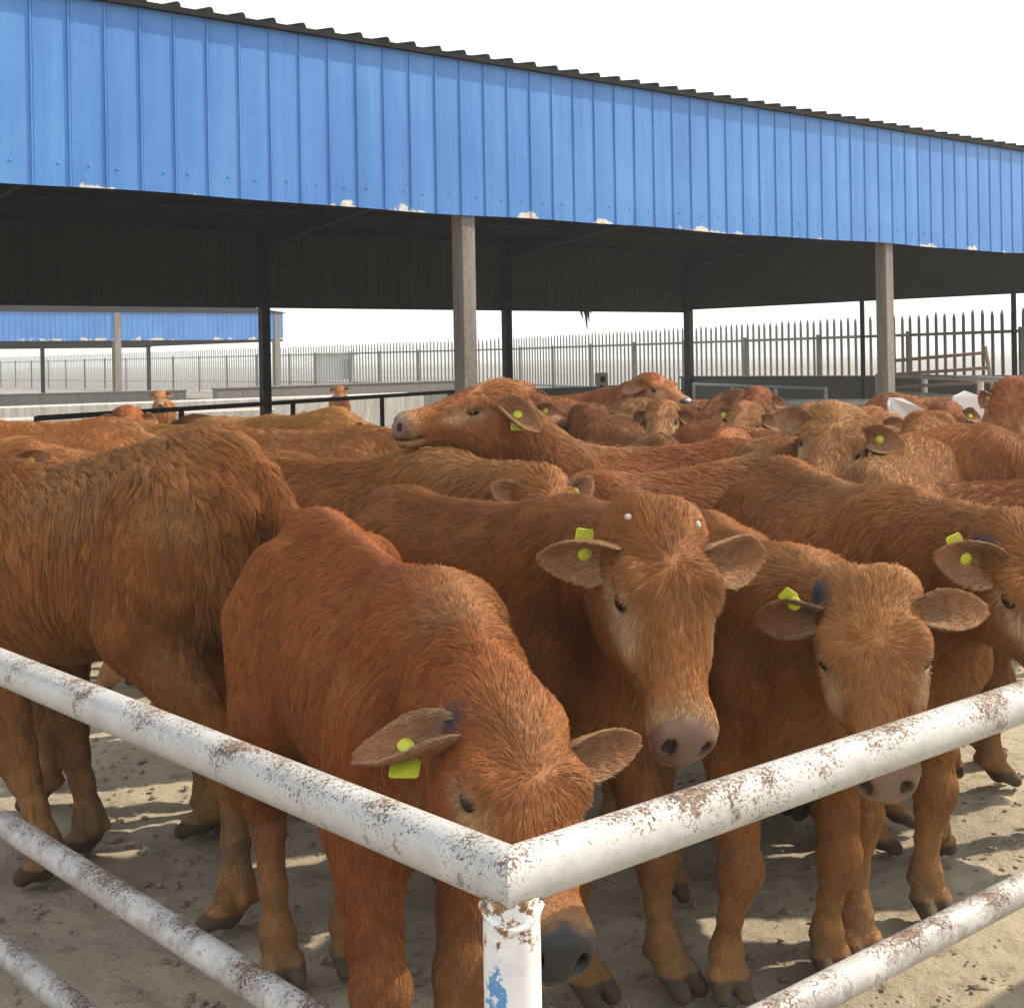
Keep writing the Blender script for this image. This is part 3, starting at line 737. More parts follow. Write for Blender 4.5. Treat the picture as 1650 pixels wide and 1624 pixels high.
        cell = np.argwhere((cs > 0) & (cs < 8)); idx = np.full(cs.shape, -1, np.int32); idx[cell[:, 0], cell[:, 1], cell[:, 2]] = np.arange(len(cell))
        cv = {}; acc = np.zeros((len(cell), 3)); cnt = np.zeros(len(cell))
        for i in (0, 1):
            for j in (0, 1):
                for k in (0, 1): cv[i, j, k] = D[cell[:, 0]+i, cell[:, 1]+j, cell[:, 2]+k]
        cr = list(cv)
        for a in cr:
            for b in cr:
                if sum(abs(a[i]-b[i]) for i in range(3)) == 1 and a < b:
                    va, vb = cv[a], cv[b]; c = (va < 0) != (vb < 0); t = np.where(c, va/np.where(c, va-vb, 1), 0)
                    acc += np.where(c[:, None], np.array(a)+t[:, None]*(np.array(b)-np.array(a)), 0); cnt += c
        V = lo+(cell+acc/cnt[:, None])*h; F = []
        for axn in range(3):
            e1, e2 = [i for i in range(3) if i != axn]
            sl = [slice(None)]*3; sl[axn] = slice(0, -1); A = ins[tuple(sl)]; sl[axn] = slice(1, None); B = ins[tuple(sl)]
            E = np.argwhere(A != B); E = E[(E[:, e1] > 0) & (E[:, e2] > 0) & (E[:, e1] < idx.shape[e1]) & (E[:, e2] < idx.shape[e2])]
            def g(d1, d2):
                q = E.copy(); q[:, e1] -= d1; q[:, e2] -= d2; return idx[q[:, 0], q[:, 1], q[:, 2]]
            Q = np.stack([g(1, 1), g(0, 1), g(0, 0), g(1, 0)], 1); flip = A[E[:, 0], E[:, 1], E[:, 2]]
            if axn == 1: flip = ~flip
            Q[~flip] = Q[~flip][:, ::-1]; F.append(Q)
        F = np.concatenate(F); F = F[(F >= 0).all(1)]
        return V, F
    def ear(s, side, n=14, m=9):
        "cupped leaf, side +1 = calf's left; returns outer grid rows, quads, normals info in local space"
        e = s.sp.get('ears', {}).get('l' if side > 0 else 'r', {})
        base = np.array([.038, side*.092, -.010]); L = e.get('L', .152); wd = e.get('w', .047)
        az, elv = e.get('back', 20), e.get('up', -8)           # degrees back towards the neck, up out of the face plane
        d = nrm(np.array([-math.sin(R(az)), side*math.cos(R(az)), math.sin(R(elv))])); tw = R(e.get('tw', 20))
        f0 = nrm(np.array([.55, 0, .83])-d*np.dot(np.array([.55, 0, .83]), d)); g0 = np.cross(d, f0)*side
        f = f0*math.cos(tw)+g0*math.sin(tw); g = np.cross(d, f)          # opening faces f
        ts = np.linspace(0, 1, n); qs = np.linspace(-1, 1, m); outer = np.zeros((n, m, 3)); inner = np.zeros((n, m, 3))
        for i, t in enumerate(ts):
            w = wd*(.46+.54*math.sin(min(1, t/.48)*math.pi/2))*(max(0.0, 1-max(0, (t-.42)/.58)**2.2))**.56 if t < 1 else .012
            w = max(w, .008); cup = (1.75*(1-t)+.75)*w
            for j, q in enumerate(qs):
                ang = q*(1.25-.5*t)
                off = g*(w*math.sin(ang)/math.sin(1.25-.5*t))+f*(cup*(1-math.cos(ang))*1.2)
                droop = -np.array([.1, 0, .30])*t*t*.10*e.get('droop', 1)
                p = base+d*(t*L-.02)+off+droop; th = .0062*(1-.6*abs(q)**3)*(1-.4*t)
                outer[i, j] = p-f*th; inner[i, j] = p+f*th
        return outer, inner, d, f, g
    def to_local(s, H): return s.poll+((H*np.array([1, s.sp.get('hw', 1.0), 1]))@s.HM.T)*(s.hs/s.s)
    def rel(s, P): return (P@s.Rm.T)*s.s                                # local -> offset from the Empty

def vnormals(V, F):
    a, b, c, d = (V[F[:, i]] for i in range(4)); fn = np.cross(c-a, d-b); N = np.zeros_like(V)
    for i in range(4): np.add.at(N, F[:, i], fn)
    return nrm(N), np.linalg.norm(fn, axis=1)/2
def smooth_verts(V, F, it):
    for _ in range(it):
        A = np.zeros_like(V); c = np.zeros(len(V))
        for i in range(4):
            np.add.at(A, F[:, i], V[F[:, (i+1) % 4]]+V[F[:, (i+3) % 4]]); np.add.at(c, F[:, i], 2)
        V = V*.5+.5*A/np.maximum(c, 1)[:, None]
    return V
def sst(x, a, b): t = np.clip((x-a)/(b-a), 0, 1); return t*t*(3-2*t)

TAN = np.array([.37, .205, .085]); PALE = np.array([.48, .325, .18]); PADC = np.array([.205, .122, .086]); SLATE = np.array([.022, .023, .026]); HOOF = np.array([.085, .058, .036])
def coat_fields(c, V, N, isear, earin):
    "colour, hair length, hair density and hair flow at every vertex (local space)"
    sp = c.sp; D, H = c.parts(V.astype(np.float32)); base = np.array(sp['col']); n = len(V)
    keys = list(D); Wt = np.stack([np.exp(-np.maximum(D[k], -.02)/.03) for k in keys], 1); Wt /= Wt.sum(1, keepdims=True); w = dict(zip(keys, Wt.T))
    leg = sum(w[k] for k in c.legs); head = w['head'].copy(); head[isear] = 1
    z = V[:, 2]; nz = fbm(V*3.1+sp['seed'], 3, sp['seed']); n2 = fbm(V*11+sp['seed'], 2, sp['seed']+3)
    col = base[None]*(1+.20*nz+.10*n2)[:, None]
    side = np.array(sp.get('col2', base*np.array([1.16, 1.30, 1.45])))
    f = sst(nz, -.1, .9)*.5; col = col*(1-f[:, None])+side*f[:, None]
    dust = .38*sst(fbm(V*2.6+9, 3, sp['seed']+2), .05, .75)*(1-.5*w['head']); col = col*(1-dust[:, None])+np.array([.31, .185, .080])*dust[:, None]
    low = sst(-z, -.52, -.14)*leg; col = col*(1-.72*low[:, None])+TAN*.72*low[:, None]*(1+.2*n2[:, None])
    belly = sst(-N[:, 2], .2, .9)*w['torso']; col = col*(1-.4*belly[:, None])+TAN*.4*belly[:, None]
    dirt = sst(fbm(V*7+3, 3, 11), .25, .8)*sst(-z, -.75, -.1)*leg; col = col*(1-.5*dirt[:, None])+np.array([.20, .16, .11])*.5*dirt[:, None]
    hoof = sst(-z, -.066, -.058)*leg; 
    t, v, u = H[:, 0], np.abs(H[:, 1]), H[:, 2]; hd = np.where(isear, 0, sst(head, .3, .7))
    def blend(wt, cc):
        nonlocal col
        col = col*(1-wt[:, None])+np.asarray(cc)*wt[:, None]
    blend(hd*.55*sst(t, .10, .32), np.array(sp.get('face', base*np.array([1.2, 1.5, 1.7]))))
    blend(hd*.70*np.exp(-((t-.215)/.050)**2-((u+.008)/.036)**2)*sst(v, .045, .075), PALE*sp.get('pale', 1.0))
    blend(hd*.7*np.exp(-((t-.155)/.034)**2-((u-.0)/.026)**2)*sst(v, .06, .08), PALE*.9)
    blend(hd*.50*sst(t, .335, .385), PALE*.85*sp.get('pale', 1.0))
    chin = hd*sst(t, .30, .38)*sst(-u, .068, .085)
    pad = hd*sst(t-.35*np.maximum(v-.02, 0), .379, .388)*sst(u, -.066, -.060)*(1-sst(u+.3*v, .024, .036)); pc = SLATE if sp.get('slate') else PADC
    blend(pad, pc*(1+.25*n2[:, None])); blend(chin*(.8 if sp.get('slate') else .4), PALE)
    nostril = hd*np.exp(-(((t-.424)/.022)**2+((v-.0325)/.013)**2+((u+.022)/.017)**2)); blend(np.clip(nostril*1.1, 0, 1), (.012, .008, .007))
    blend(hd*sst(t, .33, .35)*np.exp(-((u+.066)/.0045)**2)*.8, (.02, .012, .01))
    eyer = np.exp(-(((t-.158)/.026)**2+((v-.092)/.02)**2+((u-.003)/.016)**2)*1.3)*hd; blend(np.clip(eyer*1.2, 0, 1)*.9, (.03, .017, .012))
    blend(np.where(isear, .40, 0), TAN*.85); blend(np.where(earin, .65, 0), np.array([.34, .165, .088]))
    if sp.get('mark'):
        k = np.exp(-(((H[:, 0]-.018)/.026)**2+((H[:, 1]-sp['mark']*.098)/.034)**2+((H[:, 2]-.020)/.034)**2)); blend(np.clip(k*1.9*(.6+.6*n2), 0, .92), (.026, .044, .072))
    blend(np.clip(hoof, 0, 1), HOOF*(1+.3*n2[:, None]))
    wet = np.clip(pad+nostril, 0, 1)
    # hair
    ln = sp.get('fur', 1.0); L = .034*ln*w['torso']*(1+.25*nz)+.040*ln*w['neck']+.016*leg+.03*w['tail']
    L = L*(1-.5*low)+head*((.030*min(ln, 1.1)-.021*sst(t, .20, .36))*(1-.5*sst(v, .055, .085))*(1-.4*sst(-u, .0, .05)))
    L = np.maximum(np.nan_to_num(L), .0045); L = np.where(isear, .009, L); L = np.where(earin, .008+.024*np.clip(1-sp['_et']*1.25, 0, 1), L); blend(np.where(earin, .45*np.clip(1-sp['_et']*1.6, 0, 1), 0), PALE*.8); blend(np.where(isear, .42*sp['_eq']**2, 0), PALE*.85)
    dens = 1-np.clip(pad*1.5+hoof*1.3+nostril+np.clip(eyer*1.6, 0, 1), 0, 1); dens = np.clip(dens, 0, 1)
    # flow
    X = np.array([1., 0, 0]); Z = np.array([0, 0, 1.]); sw = sst(np.abs(V[:, 1]), .03, .17)
    ft = -X*(1-.62*sw)[:, None]-Z*(.15+.95*sw)[:, None]+np.stack([n2*0, np.sign(V[:, 1])*.35*(1-sw), n2*0], 1)
    tang = nrm(np.array(c.ncp[-1])-np.array(c.ncp[0])); fnk = np.broadcast_to(-tang*.75-Z*.55, V.shape)
    wh = np.array([sp.get('wh', .10+.05*((sp['seed']*37) % 10)/10), .006*((sp['seed']*53) % 7-3)/3, .058]); rad = H-wh; rad[:, 2] *= .3; rad[:, :2] += .016*np.stack([noise3(H*38, sp['seed']), noise3(H*38, sp['seed']+5)], 1)+.005*np.stack([noise3(H*110, 3), noise3(H*110, 8)], 1); rad = rad+np.array([.25*0, 0, 0]); fh = nrm(rad)
    fh = fh+np.stack([sst(t, .16, .3)*.8-.6*sst(v, .07, .10), 0*t, -.25*sst(v, .07, .1)], 1)
    fhw = fh@c.HM.T
    flow = w['torso'][:, None]*ft+w['neck'][:, None]*fnk+leg[:, None]*(-Z+.0*X)+w['tail'][:, None]*(-Z)+head[:, None]*fhw
    swirl = np.stack([noise3(V*5.5, sp['seed']+k) for k in (21, 22, 23)], 1); flow = nrm(flow)+swirl*sp.get('swirl', .38)*(1-head*.6)[:, None]
    return col, L, dens, flow, wet, w, head

def grow(c, V, F, N, area, col, L, dens, flow, hd, nst, wid, seed, parent, facing=-.45, name='coat'):
    clumpk = c.sp.get('ck', .62 if nst > 100000 else .36)
    rg = np.random.default_rng(seed); Vw = c.rel(V); Nw = N@c.Rm.T; Fw = nrm(flow)@c.Rm.T
    fc = Vw[F].mean(1)+c.base; fnrm = nrm(Nw[F].mean(1)); vis = (fnrm*nrm(CAMP-fc)).sum(1) > facing
    pr = area*vis*dens[F].mean(1)*np.clip((L[F].mean(1)/.03), .05, 1.2)**-.75; pr = pr/pr.sum()
    fi = rg.choice(len(F), nst, p=pr); a, b = rg.random(nst), rg.random(nst)
    wts = np.stack([(1-a)*(1-b), a*(1-b), a*b, (1-a)*b], 1)
    def ip(A): return (A[F[fi]]*(wts[:, :, None] if A.ndim == 2 else wts)).sum(1)
    p, n, f, l, k = ip(Vw), nrm(ip(Nw)), ip(Fw), ip(L), ip(col); hw_ = np.clip(ip(hd), 0, 1)
    f = nrm(f-n*(f*n).sum(1, keepdims=True)*1.0)
    l = l*rg.uniform(.55, 1.25, nst); lift = (rg.normal(c.sp.get('lift', .40 if nst > 100000 else .30), .14 if nst > 100000 else .10, nst)+.45*(rg.random(nst) < .08))[:, None]*(1-.50*hw_)[:, None]
    j = rg.normal(0, .15 if nst > 100000 else .11, (nst, 3))*(1-.5*hw_)[:, None]; g = np.array([0, 0, -1.])
    d0 = nrm(f*np.cos(lift)+n*np.sin(lift)+j*.6); d1 = nrm(f+n*np.sin(lift)*.45+j+g*.18); d2 = nrm(f+n*.06*lift+j*1.3+g*.40)
    l_ = l[:, None]; P = np.empty((nst, 4, 3)); P[:, 0] = p-n*.002; P[:, 1] = p+d0*l_*.34; P[:, 2] = P[:, 1]+d1*l_*.34; P[:, 3] = P[:, 2]+d2*l_*.34
    cs = c.sp.get('clump', .017); q = p+np.stack([np.sin(p@np.array([61, 17, 23])+1), np.sin(p@np.array([-29, 53, 11])), np.sin(p@np.array([13, -31, 59]))], 1)*cs*.55
    q = q/np.array([cs, cs, cs*c.sp.get('stretch', 1.5)]); i0 = np.floor(q).astype(np.int64)
    def hsh(I, k):
        h_ = (I[:, 0]*73856093) ^ (I[:, 1]*19349663) ^ (I[:, 2]*83492791) ^ (k*2654435761); h_ = (h_*1103515245+12345) & 0x7fffffff
        return ((h_ >> 7) & 0xffff)/65536.
    if nst > 100000:
        best = np.full(nst, 1e9); key = np.zeros(nst, np.int64)
        for dx in (-1, 0, 1):
            for dy in (-1, 0, 1):
                for dz in (-1, 0, 1):
                    I = i0+np.array([dx, dy, dz]); e = (I[:, 0]+hsh(I, 1)-q[:, 0])**2+(I[:, 1]+hsh(I, 2)-q[:, 1])**2+(I[:, 2]+hsh(I, 3)-q[:, 2])**2
                    u_ = e < best; best = np.where(u_, e, best); key = np.where(u_, (I[:, 0]*73856093) ^ (I[:, 1]*19349663) ^ (I[:, 2]*83492791), key)
    else: key = (i0[:, 0]*73856093) ^ (i0[:, 1]*19349663) ^ (i0[:, 2]*83492791)
    _, inv = np.unique(key, return_inverse=True); m = inv.max()+1; cn = np.bincount(inv, minlength=m)[:, None]
    cen = np.stack([np.bincount(inv, P[:, 3, i], m) for i in range(3)], 1)/cn; dl = cen[inv]-P[:, 3]
    dl *= np.minimum(1, l_*.6/np.maximum(np.linalg.norm(dl, axis=1, keepdims=True), 1e-6)); ck = clumpk*np.clip(l_/.03, .25, 1)
    P[:, 3] += dl*ck; P[:, 2] += dl*ck*.55; P[:, 1] += dl*ck*.15
    cr = rg.normal(1, c.sp.get('cvar', .09), m)[inv]*rg.normal(1, .16 if nst > 100000 else .10, nst); k = k*cr[:, None]
    gd = (rg.random(nst) < .16)[:, None]; k = np.where(gd, k*np.array([1.28, 1.36, 1.42]), k); dk = (rg.random(nst) < .12)[:, None]; k = np.clip(np.where(dk & ~gd, k*.70, k), .003, .9)
    hc = bpy.data.hair_curves.new(name); hc.add_curves([4]*nst)
    hc.attributes['position'].data.foreach_set('vector', P.astype(np.float32).ravel())
    rr_ = np.broadcast_to(np.array([1., .9, .62, .18])[None], (nst, 4))*(wid*.5)*rg.uniform(.7, 1.2, nst)[:, None]
    ra = hc.attributes.get('radius') or hc.attributes.new('radius', 'FLOAT', 'POINT'); ra.data.foreach_set('value', rr_.astype(np.float32).ravel())
    ca = hc.attributes.new('col', 'FLOAT_COLOR', 'CURVE'); ca.data.foreach_set('color', np.concatenate([k, np.ones((nst, 1))], 1).astype(np.float32).ravel())
    na = hc.attributes.new('nrm', 'FLOAT_VECTOR', 'CURVE'); na.data.foreach_set('vector', nrm(n+f*.25).astype(np.float32).ravel())
    hc.materials.append(M_FUR); o = bpy.data.objects.new(name, hc); COL.objects.link(o); o.parent = parent; return o

def build_calf(sp):
    c = Calf(sp); h = sp.get('h', .012)/c.s; V, F = c.mesh(h); V = smooth_verts(V, F, 1)
    n0 = len(V); VV = [V]; FF = [F]; isear = [np.zeros(n0, bool)]; earin = [np.zeros(n0, bool)]; mi = [np.zeros(len(F), np.int32)]; flows = []; off = n0; ears = {}
    for side in (1, -1):
        o, i_, d, f, g = c.ear(side); ears[side] = (o, i_, d, f, g); n, m = o.shape[:2]
        ids = lambda b, a, j: b+a*m+j
        q = []
        for a in range(n-1):
            for j in range(m-1):
                q.append((ids(off, a, j), ids(off, a, j+1), ids(off, a+1, j+1), ids(off, a+1, j)))
                q.append((ids(off+n*m, a, j), ids(off+n*m, a+1, j), ids(off+n*m, a+1, j+1), ids(off+n*m, a, j+1)))
            for j in (0, m-1):
                r_ = (ids(off, a, j), ids(off, a+1, j), ids(off+n*m, a+1, j), ids(off+n*m, a, j)); q.append(r_ if j == 0 else r_[::-1])
        for j in range(m-1): q.append((ids(off, n-1, j), ids(off, n-1, j+1), ids(off+n*m, n-1, j+1), ids(off+n*m, n-1, j)))
        q = np.array(q); loc_ = c.to_local(np.concatenate([o.reshape(-1, 3), i_.reshape(-1, 3)]))
        # outward orientation check on the outer sheet
        vv = loc_[q[0]-off]; fnv = np.cross(vv[2]-vv[0], vv[3]-vv[1]); fl = c.HM@f
        if np.dot(fnv, fl) > 0: q = q[:, ::-1]
        VV.append(loc_); FF.append(q); isear.append(np.ones(2*n*m, bool)); earin.append(np.r_[np.zeros(n*m, bool), np.ones(n*m, bool)]); mi.append(np.zeros(len(q), np.int32)); off += 2*n*m
    V = np.concatenate(VV); F = np.concatenate(FF); isear = np.concatenate(isear); earin = np.concatenate(earin)
    sp['_eq'] = np.concatenate([np.zeros(n0)]+[np.tile(np.clip((np.abs(np.linspace(-1, 1, 9))-.6)/.4, 0, 1), 14)]*4); sp['_et'] = np.concatenate([np.zeros(n0)]+[np.repeat(np.linspace(0, 1, 14), 9)]*4); N, area = vnormals(V, F); col, L, dens, flow, wet, w, head = coat_fields(c, V, N, isear, earin)
    b = n0
    for side in (1, -1):
        nn_ = (off-n0)//2; flow[b:b+nn_] = c.HM@ears[side][2]+.35*np.sign(side)*0; b += nn_
    # eyes and horn buds live in the same body mesh
    extra = MB(); nb = 0; ex_mi = []
    for side in (1, -1):
        q0 = len(extra.f); extra.ball((.158, side*.0850, .003), (.0235, .0170, .0190), 16, 10); ex_mi += [1]*(len(extra.f)-q0)
        if sp.get('bud'):
            q0 = len(extra.f); extra.ball((.006, side*.070, .040), (.011, .010, .016), 10, 6); ex_mi += [2]*(len(extra.f)-q0)
    EV = c.to_local(np.array(extra.v)); EF = np.array(extra.f)
    t = thing('calf', sp['label'], 'calf', tuple(c.base), 0, 'red brown calves crowded in the pen' if not sp.get('far') else None)
    Vall = np.concatenate([V, EV]); Fall = np.concatenate([F, EF+len(V)]); me = mesh_np('body', c.rel(Vall), Fall)
    for m_ in (M_HIDE, M_EYE, M_HORN): me.materials.append(m_)
    me.polygons.foreach_set('material_index', np.r_[np.zeros(len(F), np.int32), np.array(ex_mi, np.int32)])
    ca = me.attributes.new('col', 'FLOAT_COLOR', 'POINT'); cc = np.ones((len(Vall), 4), np.float32); cc[:len(V), :3] = col; ca.data.foreach_set('color', cc.ravel())
    wa = me.attributes.new('wet', 'FLOAT', 'POINT'); ww = np.zeros(len(Vall), np.float32); ww[:len(V)] = wet; wa.data.foreach_set('value', ww)
    me.shade_smooth(); ob = bpy.data.objects.new('body', me); COL.objects.link(ob); ob.parent = t
    if sp.get('n', 0): grow(c, V, F, N, area, col, L, dens, flow, head*(~isear), int(sp['n']*(1 if sp['n'] > 100000 else 1.5)), sp.get('wid', .0016)*(1 if sp['n'] > 100000 else .78), sp['seed'], t)
    for side, st in sp.get('tags', {}).items():
        o, i_, d, f, g = ears[1 if side == 'l' else -1]; k, q = st.get('pos', (6, 4))
        front = c.rel(c.to_local(i_[k, q][None]))[0]; back = c.rel(c.to_local(o[k, q][None]))[0]
        T = c.Rm@c.HM; dw, fw_, gw = T@d, T@f, T@g; down = nrm(np.array([0, 0, -1.])-fw_*(-fw_[2])) if st.get('hang', 1) else dw
        if 'dir' in st: down = nrm(T@np.array(st['dir']))
        sdv = np.cross(fw_, down); m = MB(); r_ = .5; Wd, Ht = st.get('w', .046), st.get('hgt', .058)
        bc = back-fw_*.005; pts = [(-.20, 0), (.20, 0), (.30, .28), (.5, .42), (.5, .92), (.42, 1), (-.42, 1), (-.5, .92), (-.5, .42), (-.30, .28)]
        if st.get('front'): bc = front+fw_*.006
        for e in (-.0012, .0012):
            for x, y in pts: m.v.append(tuple(bc+sdv*x*Wd+down*(y*Ht-.010)+fw_*(e+.010*(y*y)*st.get('bend', .3))))
        kk = len(pts); m.f = [tuple(range(kk)), tuple(range(2*kk-1, kk-1, -1))]+[(i, kk+i, kk+(i+1) % kk, (i+1) % kk) for i in range(kk)]
        tg = m.build('ear_tag', M_TAG, t)
        m = MB(); fp = front+fw_*.004; m.tube([fp-fw_*.012, fp, fp+fw_*.0035, fp+fw_*.006, fp+fw_*.0075], [.004, st.get('btn', .0145), st.get('btn', .0145), st.get('btn', .0145)*.8, .004], 16); m.build('stud', M_TAG, tg, True)
    return t
HAIR = 1.0
def hp(px, py, Y, mx, my, MY, hs=None):
    p = at(px, py, Y); m = at(mx, my, MY); return dict(poll=p, hd=m-p, hs=hs or float(np.clip(np.linalg.norm(m-p)/.44, .82, 1.12)))
def g2(px, py):
    "ground point under pixel"
    Y = EYE*FPX/max(20, (py-PY)+ROLL*(px-PX)); return at(px, py, Y)[:2]
def wx(px, Y): return at(px, 700, Y)[:2]
RED = (.272, .087, .027); MIDC = (.282, .112, .034); GOLD = (.32, .140, .040); DARK = (.205, .068, .021); BRN = (.252, .096, .029)
T1 = dict(r=dict(pos=(6, 4))); T2 = dict(l=dict(pos=(6, 4)))
